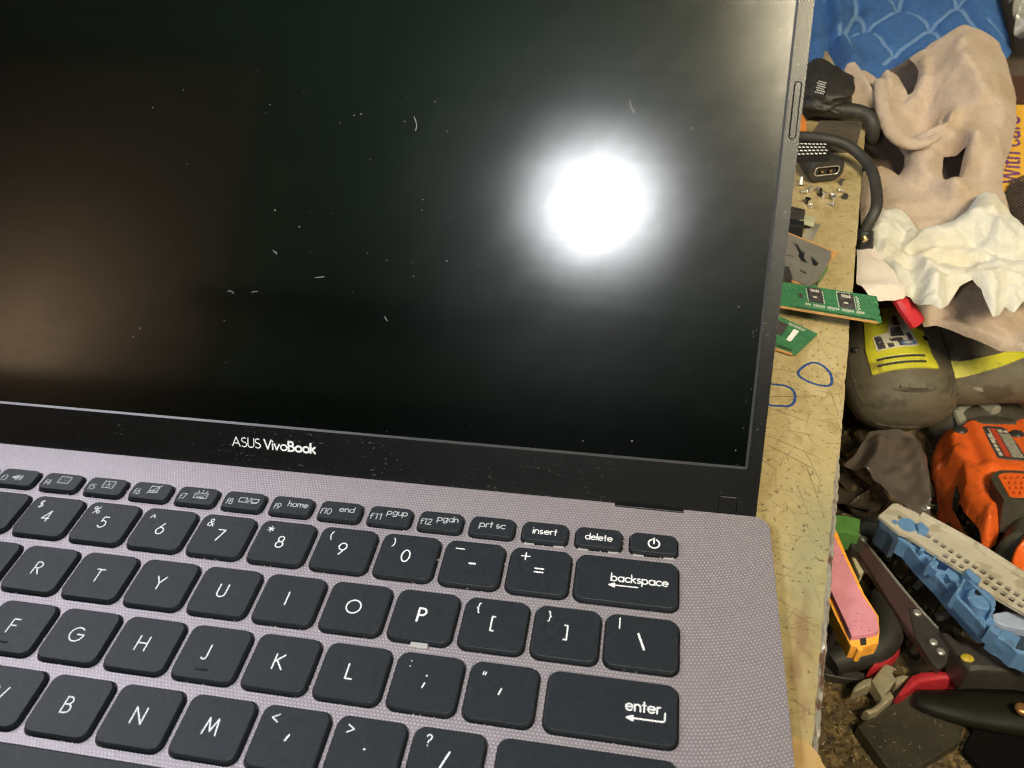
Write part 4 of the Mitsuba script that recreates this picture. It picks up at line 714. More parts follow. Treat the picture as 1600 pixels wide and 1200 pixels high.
mu, uvu = sheet(UO, FR['rag'], lambda P, e: -15 + 12 * (nfbm(np.c_[P * .03, P[:, 0] * 0], 3, 14) - .5), 3)  # sheet added: its dark brown stands for the rag's shaded hollows and a dark neighbour
add('rag_shade_sheet', mu, 'm_rag_shade', smooth=True, uv=uvu, label='dark brown sheet added for the shaded inside of the rag and a dark thing beside it', cat='cloth')
F1 = [(-12.4,166.4),(-11.7,174.8),(-9.5,183),(-5.2,188.7),(-1,189),(2.9,181.7),(7.2,172.4),(11,163.3),(14.4,154.5),(16.1,148.1),(12.4,150.7),(6.2,154.8),(-1.5,158.7),(-8.6,161.5)]
F2 = [(-4,188.5),(-0.3,191.6),(4.4,189.5),(9.2,184.8),(14,178.5),(15.9,169.8),(16.9,156.1),(16.2,146),(13,152.7),(7.9,164.9),(2.8,176.4)]
m1, uv1 = sheet(F1, FR['rag'], lambda P, e: 13 + 4 * (1 - np.exp(-e / 4)) + ridge(P, F1[3:10], 5, 3.5) + 3 * (nfbm(np.c_[P * .05, P[:, 0] * 0], 3, 3) - .5), 1.4)
m2, uv2 = sheet(F2, FR['rag'], lambda P, e: 6 + 6 * (1 - np.exp(-e / 4)) + ridge(P, F2[2:8], 3, 3), 1.4)
hem = place(tube(z3(smooth_path(np.array([(15.1,168.8),(15.9,159.3),(17.5,147.4),(20.6,133.5),(26.7,121),(34.8,115.6),(42.8,116.8),(48.4,121.2)]), 50), 19 + 3 * np.sin(np.linspace(0, 3.1, 50))), [3.6, 4.2, 4.6, 4.8, 4.6, 3.8, 2.0], 12, 90, .8), *FR['rag'])
uvh = ((hem.vertices - FR['rag'][0]) @ np.c_[FR['rag'][1], FR['rag'][2]]) * MM
uv = np.vstack([uv, uv1, uv2, uvh]); m = cat_([m, m1, m2, hem])
k = 'pinkish_rag'
add(k, m, 'm_rag', smooth=True, uv=uv, label='crumpled pinkish-beige terry rag heaped beside the bench', cat='rag')
# tissue
FR['tissue'] = [np.array(q) for q in ((291.3948, 227.2924, -63.1134), (0.9898, -0.0685, 0.1246), (0.0304, 0.9581, 0.2847), (-0.1389, -0.2780, 0.9505))]
pr('m_tissue', lambda p, n, uv: mix(mix((0.46, 0.445, 0.395), (0.53, 0.515, 0.46), fbm(p.x * 900, p.y * 900, p.z * 900, 3)), (0.50, 0.44, 0.31), smoothstep(.5, .72, fbm(p.x * 45, p.y * 45, p.z * 45, 4)) * .55), 0.9, bump=lambda p, n, uv: fbm(p.x * 700, p.y * 700, p.z * 700, 3), bscale=0.0006, eps=2e-4)
def crumple(P, s, seed):
    out = 0
    for o in range(4):
        q = nnoise(np.c_[P * s * 2 ** o, P[:, 0] * 0 + 3 * o], seed + o); out = out + np.abs(q - .5) * 2 / 2 ** o
    return out
TO = [(2.5,62.4),(7.9,70.1),(11.2,74.5),(17.2,75.7),(23.2,76.4),(26.6,71.2),(28.6,64.2),(29.9,57.3),(39.7,63.6),(47.7,65.2),(55.5,73.6),(62,85.7),(66.2,89),(70.9,86.7),(76,70.1),(83.2,57.9),(90.5,48.4),(84.3,9.7),(73.2,9.8),(68,2.9),(65.1,8.2),(61.2,0.8),(57.4,-2.4),(55.2,6.6),(53.7,13.4),(50.1,19.4),(44.9,17.7),(40,10.1),(34.3,0.9),(30.6,5.1),(26.1,6.8),(22.6,15.4),(19.4,13.7),(17.6,9),(15.5,18.2),(10,28.1),(6,33.6),(5,43),(6.5,51.5)]
TF = [([(9.1,63.5),(12.2,46.5),(14,28),(16,10.4)], 6, 6), ([(21.5,65.3),(24.7,46),(25.3,27.7),(23.3,12.4)], -7, 5), ([(29.8,51.5),(45.5,53.6),(62.7,70.5)], 7, 6), ([(28,45),(41.3,43.1),(56.9,48.5)], -6, 4), ([(28.1,32.1),(32.8,18.8),(33.5,1.8)], 7, 5), ([(39.4,25.2),(53.8,22.7),(70.9,22.3)], 6, 9), ([(46.3,33.9),(64.4,37.8),(81.3,35.1)], -6, 6), ([(54.7,18.4),(56.8,5.8),(56.6,-4.4)], 6, 4), ([(66.1,18.2),(64.3,5.7)], -5, 4), ([(34.6,36.5),(37.7,23),(38.4,10.1)], -5, 4)]
def tis_disp(P, e):
    d = 3 + 5 * (1 - np.exp(-e / 4)) + (1 - .7 * np.exp(-e / 6)) * (9 * (nfbm(np.c_[P * .03, P[:, 0] * 0 + 2], 2, 5) - .5) + 4 * (crease(P, 24, 5) - .5) + wrinkles(P, 130, 12, 1.0, 3.2))
    for l, a, w in TF: d = d + .6 * ridge(P, l, a, w)
    return d
m, uv = sheet(TO, FR['tissue'], tis_disp, 1.0, seed=4)
add('crumpled_tissue', m, 'm_tissue', smooth=40, label='crumpled cream paper tissue lying on the rag', cat='tissue')
FR['wipe'] = [np.array(q) for q in ((277.4296, 203.9499, -39.4707), (0.9706, 0.2262, -0.0826), (-0.2257, 0.9741, 0.0163), (0.0842, 0.0029, 0.9964))]
pr('m_wipe', cloth_col((0.56, 0.49, 0.43), (0.64, 0.57, 0.52), (0.52, 0.45, 0.38)), 0.9, bump=cloth_bump, bscale=0.0003)
WO = [(24.5,58.9),(33.5,56.3),(28.5,39.5),(31.1,27.3),(29.6,12.7),(26.4,4.3),(19.9,2.2),(12.5,2.2),(8.6,6),(5.8,14.3)]
m, uv = sheet(WO, FR['wipe'], lambda P, e: 1 + 3 * (1 - np.exp(-e / 5)) + 5 * (nfbm(np.c_[P * .03, P[:, 0] * 0], 3, 8) - .5) + ridge(P, [(5.7,11),(16.3,8.8),(28.8,11)], 3, 5), 1.6)
add('paper_wipe', m, 'm_wipe', smooth=True, uv=uv, label='smooth pale paper wipe between the bench edge and the tissue', cat='paper wipe')
# blue towel
FR['towel'] = [np.array(q) for q in ((284.1272, 459.3873, -22.1743), (0.9953, 0.0957, -0.0151), (-0.0931, 0.9878, 0.1252), (0.0269, -0.1232, 0.9920))]
TL = [[(30.3,55),(52.2,73.7),(83.8,105),(92.7,129.7)], [(49.1,12.4),(62.5,30.5),(98.2,69.8),(142.7,120),(153,132.4)], [(80.2,129.9),(83.8,105),(94.5,90.5),(98.2,69.8),(98.5,46.9)], [(52.2,73.7),(58.2,59.2),(58.3,40.9),(64.6,26.4)], [(125.3,129.1),(125.4,98.4),(124.6,69.6),(124.2,42.5)], [(29.1,65),(29.2,43.2),(31,14.5)], [(52.2,105.4),(52.2,73.7)], [(55.3,130.4),(52.2,105.4),(30.3,55)], [(139.3,75),(141.2,53),(141.5,34.1)]]
def tdist(uv):
    d = mi.Float(1e9)
    for l in TL:
        for (x0, y0), (x1, y1) in zip(l[:-1], l[1:]):
            dx, dy = x1 - x0, y1 - y0; L2 = dx * dx + dy * dy
            t = dr.clip(((uv.x * 1000 - x0) * dx + (uv.y * 1000 - y0) * dy) / L2, 0, 1)
            d = dr.minimum(d, dr.square(uv.x * 1000 - x0 - t * dx) + dr.square(uv.y * 1000 - y0 - t * dy))
    return dr.sqrt(d)
def towel_col(p, n, uv):
    g = fbm(uv.x * 800, uv.y * 800, 2, 3)
    c = mix((0.030, 0.098, 0.28), (0.054, 0.148, 0.37), g)
    c = mix(c, (0.035, 0.085, 0.22), smoothstep(.5, .7, fbm(uv.x * 40, uv.y * 40, 5)) * .6)
    return mix(c, (0.16, 0.28, 0.48), (1 - smoothstep(.8, 2.2, tdist(uv) + 1.2 * (g - .5))) * .8)
pr('m_towel', towel_col, 0.95, bump=cloth_bump, bscale=0.0015, eps=3e-4, sheen=0.5)
BO = [(-5.8,-16.1),(6.3,54.2),(24.8,137.4),(168.6,134.7),(157.1,92),(149.3,58.3),(141.6,28),(135.8,19),(130.8,22),(112.6,-6.9),(56.7,-25.1),(25.1,-16.1),(17.3,-8.6),(14.9,0.9),(20.3,54)]
def tow_disp(P, e):
    d = 5 + 8 * (1 - np.exp(-e / 6)) + 16 * (nfbm(np.c_[P * .014, P[:, 0] * 0 + 5], 2, 3) - .5)
    for l in TL: d = d - ridge(P, l, 4.2, 4.0)
    return d + ridge(P, [(35.1,118.1),(30.7,82),(27.1,38),(26,7.6)], 9, 5) + ridge(P, [(31.4,124.4),(22.5,65),(15.5,12.6)], -10, 4)
m, uv = sheet(BO, FR['towel'], tow_disp, 2.0)
add('blue_towel', m, 'm_towel', smooth=True, uv=uv, label='blue quilted towel with pale diamond stitching behind the rag', cat='towel')
# yellow carton with purple lettering
FR['carton'] = [np.array(q) for q in ((390.6532, 368.9828, -56.6214), (0.9974, -0.0375, 0.0608), (0.0062, 0.8937, 0.4486), (-0.0712, -0.4471, 0.8916))]
pr('m_carton', lambda p, n, uv: mix((0.62, 0.33, 0.04), (0.72, 0.41, 0.06), fbm(p.x * 200, p.y * 200, p.z * 200)), 0.5)
pr('m_purple', (0.14, 0.05, 0.17), 0.5)
pr('m_brown_flap', (0.07, 0.03, 0.02), 0.6)
k = 'yellow_carton'
CB = [(1.8,0),(44.7,0),(53.1,68.9),(8.2,70.3)]
add(k + '__box', flat(FR['carton'], Polygon(CB), -45, 0), 'm_carton', smooth=False)
CT = [(8.2,70.3),(53.1,68.9),(56.1,93.8),(10.5,95.7)]
add(k + '__flap', flat(FR['carton'], Polygon(CT), -40, -.3), 'm_brown_flap', smooth=False)
t = text_mesh('With care', 10.5, .05, True); w0 = np.array([(14.3,5.4),(19.7,59.7)]); w = w0[1] - w0[0]; Ln = np.linalg.norm(w)
t.apply_scale((Ln / (t.bounds[1][0] - t.bounds[0][0]), 1, 1)); ex = w / Ln; ey = np.array([-ex[1], ex[0]])
v = t.vertices.copy(); t.vertices = np.c_[w0[0] + v[:, :1] * ex + v[:, 1:2] * ey, v[:, 2] + .01]
add(k + '__lettering', place(t, *FR['carton']), 'm_purple', smooth=False)
tag(k, 'yellow carton with purple lettering at the right edge behind the rag', 'carton')
# black net at the right edge
FR['net'] = [np.array(q) for q in ((382.0017, 319.9271, -65.6977), (0.9871, -0.1092, 0.1171), (0.0800, 0.9699, 0.2300), (-0.1387, -0.2177, 0.9661))]
k = 'black_net'
NB = [(7.4,43.4),(13.2,57.4),(22.6,63.3),(48.8,64.7),(39,0),(17.7,4.4),(12.2,19.6),(8.5,31.4)]
add(k + '__lining', flat(FR['net'], Polygon(NB), -14, -2.2), 'm_black', smooth=False)
g = Polygon(NB); x0, y0, x1, y1 = g.bounds; st = []
for i, c in enumerate(np.arange(-140, 140, 3.1)):
    for a in (.75, -.75):
        l = LineString([((x0 + x1) / 2 + c - 100 * math.cos(a), (y0 + y1) / 2 - 100 * math.sin(a)), ((x0 + x1) / 2 + c + 100 * math.cos(a), (y0 + y1) / 2 + 100 * math.sin(a))]).intersection(g)
        if l.length > 2 and l.geom_type == 'LineString': st.append(tube(z3(np.array(l.coords), 0 if a > 0 else .5), .45, 5, 2, smooth=False))
pr('m_net', (0.07, 0.05, 0.04), 0.5)
add(k + '__mesh', place(cat_(st), *FR['net']), 'm_net', kind='stuff')
tag(k, 'black net pouch at the right edge below the yellow carton', 'net pouch')
# clear bag at the top right corner
scene['m_clear'] = {'type': 'principledthin', 'base_color': rgb(0.75, 0.72, 0.66), 'roughness': 0.16, 'spec_trans': 0.55, 'eta': 1.5, 'diff_trans': 0.5}
FR['bag'] = [np.array(q) for q in ((401.3039, 470.0724, -23.7534), (0.9819, -0.1725, 0.0783), (0.1515, 0.9632, 0.2223), (-0.1138, -0.2064, 0.9718))]
GO = [(9.2,124.9),(67.7,120.5),(57.7,6.2),(23.9,9.5),(16.9,11.2),(16.5,36.8),(14.6,67.5),(12.4,95.3)]
m, uv = sheet(GO, FR['bag'], lambda P, e: 4 + 16 * crease(P, 16, 77) + 5 * crease(P, 6, 78), 1.4)
add('clear_bag', m, 'm_clear', smooth=True, label='crinkled clear plastic bag in the upper right corner', cat='plastic bag')
pr('m_dark_card', (0.10, 0.075, 0.055), 0.7)
BB = [(13.1,134.7),(72.7,129.9),(61.7,9.3),(14.1,9.6)]
add('dark_card_box', flat(FR['bag'], Polygon(BB), -60, -6), 'm_dark_card', smooth=False, label='dark brown card box inside the clear bag at the top right', cat='box')

# ---------------------------------------------------------------- tools on the lower shelf
def P3(fr, q, z=0.0): return fr[0] + q[0] * fr[1] + q[1] * fr[2] + z * fr[3]
def pillow(outline, fr, h, r, extra=None, step=1.5, power=.5, seed=2, holes=()):
    """A closed body: a domed top over an outline (height h, shoulder width r) and a skirt down to skirt millimetres below the frame."""
    def disp(P, e):
        t = np.clip(e / r, 0, 1); d = h * (1 - (1 - t) ** 2) ** power
        return d + (extra(P, e) if extra is not None else 0)
    return sheet(outline, fr, disp, step, holes, seed=seed)
def skirt(outline, fr, depth):
    P = np.array(Polygon(outline).buffer(-.2).exterior.coords)[:-1]
    if not Polygon(P).exterior.is_ccw: P = P[::-1]
    return place(loft([z3(P, -depth), z3(P, 0.3)], True, False), *fr)

# --- drill: rubber-ended barrel, yellow-green back panel with a sticker, handle to the right
pr('m_grip', worn((0.085, 0.073, 0.050), (0.13, 0.112, 0.078), (0.045, 0.036, 0.022), .6, 70.0), 0.62, bump=lambda p, n, uv: noise(p.x * 1500, p.y * 1500, p.z * 1500), bscale=0.00025, eps=2e-4)
pr('m_lime', lambda p, n, uv: mix(mix((0.46, 0.44, 0.025), (0.56, 0.53, 0.04), noise(p.x * 150, p.y * 150, p.z * 150)), (0.20, 0.17, 0.03), smoothstep(.56, .74, fbm(p.x * 130, p.y * 130, p.z * 130, 4)) * .75), 0.45)
k = 'power_drill'
tag(k, 'grimy grey and yellow-green power drill with a printed sticker on its back', 'power drill')
D0 = np.array((343.4,274.8,-156.6)); D1 = np.array((337.1,336,-129.8))
ax = D1 - D0; ax /= np.linalg.norm(ax); sx = np.cross(ax, (0, 0, 1)); sx /= np.linalg.norm(sx); uz = np.cross(sx, ax)
def brl(t, r, sq=.85, n=40):
    a = np.linspace(0, 2 * np.pi, n, endpoint=False)
    return [D0 + ax * t + r * (np.cos(q) * sx + np.sin(q) * sq * uz) for q in a]
barrel = loft([brl(*q) for q in ((-15, 1.5), (-14.6, 8), (-13, 17), (-10, 24), (-5, 29.5), (2, 32.5), (12, 34.2), (26, 34.2), (34, 33), (60, 31), (110, 29), (118, 26))])
try:
    b = mf(barrel)
    for (t, h, w_) in ((-3.5, 25.5, 17), (-14.5, -3, 14)):
        s = trimesh.creation.icosphere(subdivisions=3); s.apply_scale((w_, 4.5, 1.3))
        b = b - mf(place(s, D0 + ax * t + uz * h + sx * (-6), sx, uz * h / 30 - ax * .8))
    barrel = tm(b)
except Exception: pass
add(k + '__barrel', barrel, 'm_grip', smooth=40)
add(k + '__seam', tube([D0 + ax * (-10.9 + .014 * s * s) + sx * s + uz * 14.5 for s in np.linspace(-24, 28, 14)], .25, 6, 40), 'm_black_rubber')
# curved panel wrapped on the barrel top
def wrap(poly, dr_, thick, z=0.0, n=26):
    """A patch of the barrel surface: poly in (angle from the top in mm of arc, distance along)."""
    m, _ = sheet(poly, (np.zeros(3), np.array([1., 0, 0]), np.array([0, 1., 0]), np.array([0, 0, 1.])), lambda P, e: 0 * e, 1.6, jitter=.1)
    v = m.vertices.copy(); v[:, 0] = -9 + v[:, 0] * .66; v[:, 1] = 9 + (v[:, 1] - 26) * .55; out = []
    for lay in (dr_, dr_ - thick):
        th = v[:, 0] / 33.0; R = np.interp(v[:, 1], [2, 12, 26, 34, 60], [32.5, 34.2, 34.2, 33, 31]) + lay
        out.append(D0 + ax * v[:, 1:2] + (R * np.sin(th))[:, None] * sx + (R * np.cos(th) * .85)[:, None] * uz)
    nv = len(v); F = [m.faces, m.faces[:, ::-1] + nv]
    ed = m.edges_sorted; u, c = np.unique(ed, axis=0, return_counts=True); bb = u[c == 1]
    F.append(np.array([(a, b_, b_ + nv) for a, b_ in bb])); F.append(np.array([(a, b_ + nv, a + nv) for a, b_ in bb]))
    return trimesh.Trimesh(np.vstack(out), np.vstack(F), process=False)
PX = lambda *q: np.array(q, float)
add(k + '__panel', wrap(PX((-25, 26), (32, 28), (31, 33), (27, 46), (24, 108), (-25, 108), (-27, 60)), 1.4, 2.5), 'm_lime', smooth=40)
for t in (32.5, 40): add(k + '__vent', wrap(PX((-19, t), (21, t + 1.0), (21, t + 3.8), (-19, t + 3.0)), 1.65, .5), 'm_black_rubber', smooth=40)
for t in (36.6, 44): add(k + '__rib', tube([D0 + ax * (9 + (t - 26 + .02 * a) * .55) + 35.6 * (math.sin((-9 + a * .66) / 33) * sx + .85 * math.cos((-9 + a * .66) / 33) * uz) for a in np.linspace(-20, 21, 12)], .6, 8, 30), 'm_lime')
pr('m_sticker', lambda p, n, uv: mix((0.52, 0.48, 0.38), (0.60, 0.56, 0.46), fbm(p.x * 300, p.y * 300)), 0.5)
pr('m_sticker_dark', (0.05, 0.045, 0.045), 0.5); pr('m_sticker_blue', (0.10, 0.18, 0.36), 0.5)
st = add(k + '__sticker', wrap(PX((-17, 52), (17, 54), (11, 100), (-1, 100), (-6, 74), (-19, 72)), 1.75, .4), 'm_sticker', smooth=40)
for q in (((-15.5, 53.5), (-9, 53.8), (-12, 71.5), (-18, 71)), ((-7, 54), (-2, 54.2), (-3, 60), (-8, 60)), ((2, 55), (7, 55.2), (5, 66), (0, 66)), ((-4, 61.5), (2, 61.5), (0, 66), (-6, 66)), ((-4, 68), (8, 68), (5, 80), (-3, 80)), ((0, 83), (6, 83), (4, 96), (0, 96)), ((10, 62), (14, 62), (12.5, 72), (9, 72))):
    add(st + '__print', wrap(PX(*q), 1.9, .3), 'm_sticker_dark', smooth=40)
rr = np.random.default_rng(8)
wl = []
for i in range(26):
    a, t = rr.uniform(-15, 10), rr.uniform(55, 94)
    if a < -5 and t > 70: continue
    w_ = rr.uniform(1, 3.2); wl.append(wrap(PX((a, t), (a + w_, t), (a + w_ - .2, t + .8), (a - .2, t + .8)), 2.0, .2))
add(st + '__small_print', cat_(wl), 'm_sticker', smooth=False)
add(st + '__seal', wrap(np.array([(9.5 + 6.5 * math.cos(q), 58.5 + 3.4 * math.sin(q)) for q in np.linspace(0, 6.28, 24)[:-1]]), 2.05, .4), 'm_sticker_blue', smooth=40)
add(st + '__seal_mark', wrap(np.array([(9.2 + 3.6 * math.cos(q) + .8 * math.sin(3 * q), 58.5 + 1.7 * math.sin(q)) for q in np.linspace(0, 6.28, 18)[:-1]]), 2.25, .3), 'm_sticker', smooth=40)
add(k + '__clip', wrap(PX((23.5, 62), (27.5, 62.5), (26.5, 69), (23, 68)), 1.7, 1.2), 'm_black', smooth=40)
hp = np.array([(360.6,313.5,-149.3),(373.4,302.6,-147.6),(390,297.7,-143.7),(407.9,297,-141.4),(442.2,293,-138.6)])
def oval(path, rw, rh, n=28, up=(0, 0, 1.0)):
    Q = smooth_path(path, 40); t = np.gradient(Q, axis=0); t /= np.linalg.norm(t, axis=1, keepdims=True); R_ = []
    s = np.linspace(0, 1, 40); W_ = np.interp(s, np.linspace(0, 1, len(rw)), rw); H_ = np.interp(s, np.linspace(0, 1, len(rh)), rh); a = np.linspace(0, 2 * np.pi, n, endpoint=False)
    for q, d, w_, h_ in zip(Q, t, W_, H_):
        v = np.cross(up, d); v /= np.linalg.norm(v); u = np.cross(d, v); R_.append([q + w_ * math.cos(b) * v + h_ * math.sin(b) * u for b in a])
    return R_
hr = oval(hp, [30, 26, 23, 22, 23], [26, 22, 20, 20, 20])
add(k + '__handle', loft(hr), 'm_grip', smooth=50)
hr = np.array(hr); sp = []
for i in range(0, 32):
    f = lambda k_, off: hr[k_, int(off) % 28] * (1 - off % 1) + hr[k_, (int(off) + 1) % 28] * (off % 1)
    s0 = float(np.interp(i, [0, 5, 11, 31], [8.4, 10.4, 10.0, 6.2]))
    sp.append([f(i, s0), f(i, s0 + float(np.interp(i, [0, 8, 31], [2.4, 2.0, 1.2])))])
sp = np.array(sp); cc = hr.mean(1)[:32]
o = (sp - cc[:, None]); o /= np.linalg.norm(o, axis=2, keepdims=True); V = np.concatenate([sp[:, 0] + o[:, 0] * .9, sp[:, 1] + o[:, 1] * .9]); n_ = len(sp)
V = np.vstack([V, np.concatenate([sp[:, 0] - o[:, 0], sp[:, 1] - o[:, 1]])])
Fs = []
for i in range(n_ - 1): Fs += [(i, i + 1, n_ + i + 1), (i, n_ + i + 1, n_ + i), (i, 2 * n_ + i, 2 * n_ + i + 1), (i, 2 * n_ + i + 1, i + 1), (n_ + i, n_ + i + 1, 3 * n_ + i + 1), (n_ + i, 3 * n_ + i + 1, 3 * n_ + i)]
add(k + '__stripe', trimesh.Trimesh(V, Fs, process=False), 'm_lime', smooth=30)
add('yellow_tool_end', lump((326.9,347.9,-154), (9, 10, 14), .12, 5, 3), 'm_lime', label='rounded yellow tool end wedged between the bench and the power drill', cat='tool')
pr('m_red', lambda p, n, uv: mix((0.42, 0.02, 0.03), (0.52, 0.035, 0.045), fbm(p.x * 200, p.y * 200, p.z * 200)), 0.35)
add('red_handle', tube([(309.5,247.7,-58.6),(314.7,242.6,-63.8),(321,238.2,-70.6)], [5.5, 6.2, 5.8], 12, 14, .7), 'm_red', label='short red handle between the tissue and the power drill', cat='handle')
pr('m_bottle', (0.01, 0.05, 0.04), 0.15)
add('green_bottle', tube([(373.4,352.2,-151.2),(383.3,343.7,-151.9),(400.2,336.4,-156.9)], [5, 13, 14], 18, 24), 'm_bottle', label='dark green glossy bottle under the edge of the rag', cat='bottle')
pr('m_cream', (0.50, 0.44, 0.28), 0.6)
add('cream_disc', place(trimesh.creation.cylinder(radius=8, height=3, sections=30), (363.7,330.6,-141.7), (.8, .2, .1), (0, .4, .9)), 'm_cream', label='cream disc standing beside the yellow-green drill panel', cat='disc')

# --- orange sander
k = 'orange_sander'
tag(k, 'orange and black handheld power tool with a warning label at the right edge', 'power tool')
pr('m_orange', worn((0.74, 0.11, 0.014), (0.80, 0.135, 0.02), (0.36, 0.055, 0.012), .35), 0.45, bump=lambda p, n, uv: noise(p.x * 2200, p.y * 2200, p.z * 2200), bscale=0.00006, eps=1e-4)
pr('m_overmold', lambda p, n, uv: mix((0.035, 0.032, 0.024), (0.07, 0.062, 0.045), fbm(p.x * 400, p.y * 400, p.z * 400)), 0.6)
FR['sander'] = [np.array(q) for q in ((357.9333, 220.7844, -184.5621), (0.9849, -0.0266, 0.1710), (0.0632, 0.9751, -0.2127), (-0.1611, 0.2203, 0.9620))]
SF = FR['sander']
SO = [(6,40.8),(10.4,53.2),(16.9,66.1),(24,70.8),(27.9,78.4),(34.2,80.6),(40.9,84.6),(50.2,86.7),(59.9,84.4),(66.3,80.5),(88.7,72.5),(89.3,42.6),(67.3,-23.6),(39.6,-23.8),(34.7,-16.5),(29.5,-27.5),(24.5,-39.2),(19.1,-49.4),(15.2,-52.8),(12.4,-51.8),(10.8,-40.6),(8.3,-30.1),(7.7,-15.3),(5.9,-2.3),(4.4,9.9),(3.4,24.2)]
plateau = [(15.3,33.7),(24.9,44.4),(39.2,49.2),(57.2,44.2),(78.9,27.8),(61.5,-25.4),(35.7,-31.4),(25.6,-37.3),(14.4,-49),(8.2,-43.3),(6.2,-25),(12.3,-15.4),(14.9,1.3),(12.7,15.7)]
pg = Polygon(plateau)
import shapely
def sand_extra(P, e):
    ins = shapely.distance(shapely.points(P[:, 0], P[:, 1]), pg)
    d = 12 * np.exp(-(ins / 3.2) ** 2)
    d = d + ridge(P, [(27.5,42.9),(26.5,18.5),(26.4,-6)], 3.2, 5) - ridge(P, [(24.7,43),(23.8,18.6),(22.2,0.9)], 2.6, 3.5) - ridge(P, [(11.4,31.1),(13.2,23.4)], 3, 3)
    d = d + ridge(P, [(17.4,-46.2),(24.9,-38)], 4, 4.2) - ridge(P, [(18.3,-46.2),(23.7,-40.4)], 5, 2.2)
    return d - ridge(P, [(10.7,-46.3),(15.4,-58.6)], .9, 1.0) - ridge(P, [(34.5,25.6),(24.3,-46.2)], 0, 1)
VI = ccw([(24.7,-23.8),(27.5,-21.3),(32,-20.8),(61.1,-25),(54.8,-43.9),(27.2,-43.9),(25.1,-42.8),(24.8,-35)])
m, uv = pillow(SO, SF, 14, 13, sand_extra, 1.2, holes=[VI])
add(k + '__body', cat_([m, skirt(SO, SF, 70)]), 'm_orange', smooth=35)
top = lambda u: 26.6
LB = ccw([(29.9,34.5),(32.2,38.3),(35.3,39.7),(43.2,37.7),(45.1,34.5),(45.6,27.6),(46.5,2.4),(44.9,0.4),(32,2.8),(30.8,5.6)])
add(k + '__label', flat(SF, LB, 24, 27.0, .2), 'm_sticker_dark')
LQ = [(31.3,37.5),(45.6,35.2),(45.4,1),(31.5,3.5)]
stp = lambda u0, v0, u1, v1: Polygon([quad_in(LQ, u, 1 - v) for u, v in ((u0, v0), (u1, v0), (u1, v1), (u0, v1))])
pr('m_label_red', (0.50, 0.06, 0.025), 0.5)
add(k + '__label__band', flat(SF, stp(.34, .03, .55, .98), 27.0, 27.08), 'm_label_red', smooth=False)
rr = np.random.default_rng(4); tx = []
for i in range(9):
    u = .60 + i * .043; v = .03
    while v < .80:
        l = rr.uniform(.03, .10); tx.append(flat(SF, stp(u, v, u + .026, min(v + l, .82)), 27.0, 27.07)); v += l + .02
for v0, v1 in ((.05, .17), (.2, .3), (.33, .42), (.46, .62), (.65, .78)): tx.append(flat(SF, stp(.14, v0, .27, v1), 27.0, 27.07))
tx.append(flat(SF, stp(.60, .86, .76, .96), 27.0, 27.07)); tx.append(flat(SF, stp(.80, .86, .95, .93), 27.0, 27.07)); tx.append(flat(SF, stp(.27, .55, .31, .97), 27.0, 27.07))
add(k + '__label__print', cat_(tx), 'm_sticker', smooth=False)
for (u, v) in [(20.5,36.5),(49.4,30.5)]:
    add(k + '__screw', place(trimesh.creation.icosphere(subdivisions=2, radius=4.0).apply_scale((1, 1, .5)), P3(SF, (u, v), 26), SF[1], SF[2]), 'm_dark_plastic')
VG = ccw([(20.9,-25.1),(23.8,-20),(27.3,-17.5),(32.9,-17.6),(62.1,-21.9),(53.7,-47.4),(26.8,-46.2),(21.8,-45.1),(20.9,-35)])
add(k + '__vent_frame', flat(SF, Polygon(VG).difference(Polygon(VI).buffer(-.4)), 10, 31.5), 'm_overmold', smooth=False)
grid = Polygon(VI); hs = []
VQ = [(26.3,-22.6),(49.7,-22.9),(47.3,-42.2),(25.6,-42.2)]
for j in range(4):
    for i in range(8):
        Z = cell(VQ, .03 + i * .125 + .03 * (j % 2), .05 + j * .25, .03 + i * .125 + .055 + .03 * (j % 2), .05 + j * .25 + .14); hs.append(Polygon(Z))
add(k + '__vent', flat(SF, grid.difference(unary_union(hs)), 30.4, 32), 'm_orange', smooth=False)
BM = ccw([(33.1,-21.3),(66.5,-23.7),(46.3,-84.5),(25.4,-71.6),(16.1,-63.7),(15.1,-58.4),(19.8,-52.9),(25.1,-41)])
m, uv = pillow(BM, SF, 22, 10, None, 1.8)
add(k + '__grip', cat_([m, skirt(BM, SF, 70)]), 'm_overmold', smooth=35)
OI = ccw([(18.2,-72.3),(24.3,-62.8),(31.3,-53.4),(55.4,-54.2),(46.8,-79.9),(24.6,-76.7),(18.7,-76.8)])
m, uv = pillow(OI, SF, 25, 5, None, 1.6)
add(k + '__insert', m, 'm_orange', smooth=35)
SL = ccw([(14.3,10.7),(13.8,3.8),(14.5,-1.6),(12.4,-9.5),(8.2,-17.9),(5.9,-14.7),(8.5,-7.6),(11.8,1.1)])
add(k + '__slot', flat(SF, SL, 3, 12.9, .5), 'm_black')
TP = ccw([(29.2,48),(34.3,51),(43.6,51.3),(52.6,46.7),(52.3,41.9),(42.7,42.5),(29.5,43.2)])
add(k + '__rim_pad', flat(SF, TP, 15, 27.5, .5), 'm_overmold')
gp = [(385.4,292.5,-175.5),(390,296.8,-174.3),(397.5,299,-173.7),(402.8,295.5,-171.2),(406,289.3,-169.8)]
g = oval(np.array(gp), [3.2, 3.6, 3.8, 3.6, 3], [5, 5.5, 5.5, 5.5, 5])
add(k + '__guard_rim', loft(g), 'm_guard' if 'm_guard' in scene else pr('m_guard', (0.34, 0.33, 0.26), 0.4))
add(k + '__guard', lump((404.8,298.4,-190.1), (33, 22, 20), .05, 6, 4), 'm_overmold')
add(k + '__guard_edge', tube([(385.4,292.5,-175.5),(385.6,286.6,-175.7),(385.8,278,-175.7)], [3.0, 3.2, 3.2], 10, 16), 'm_guard')

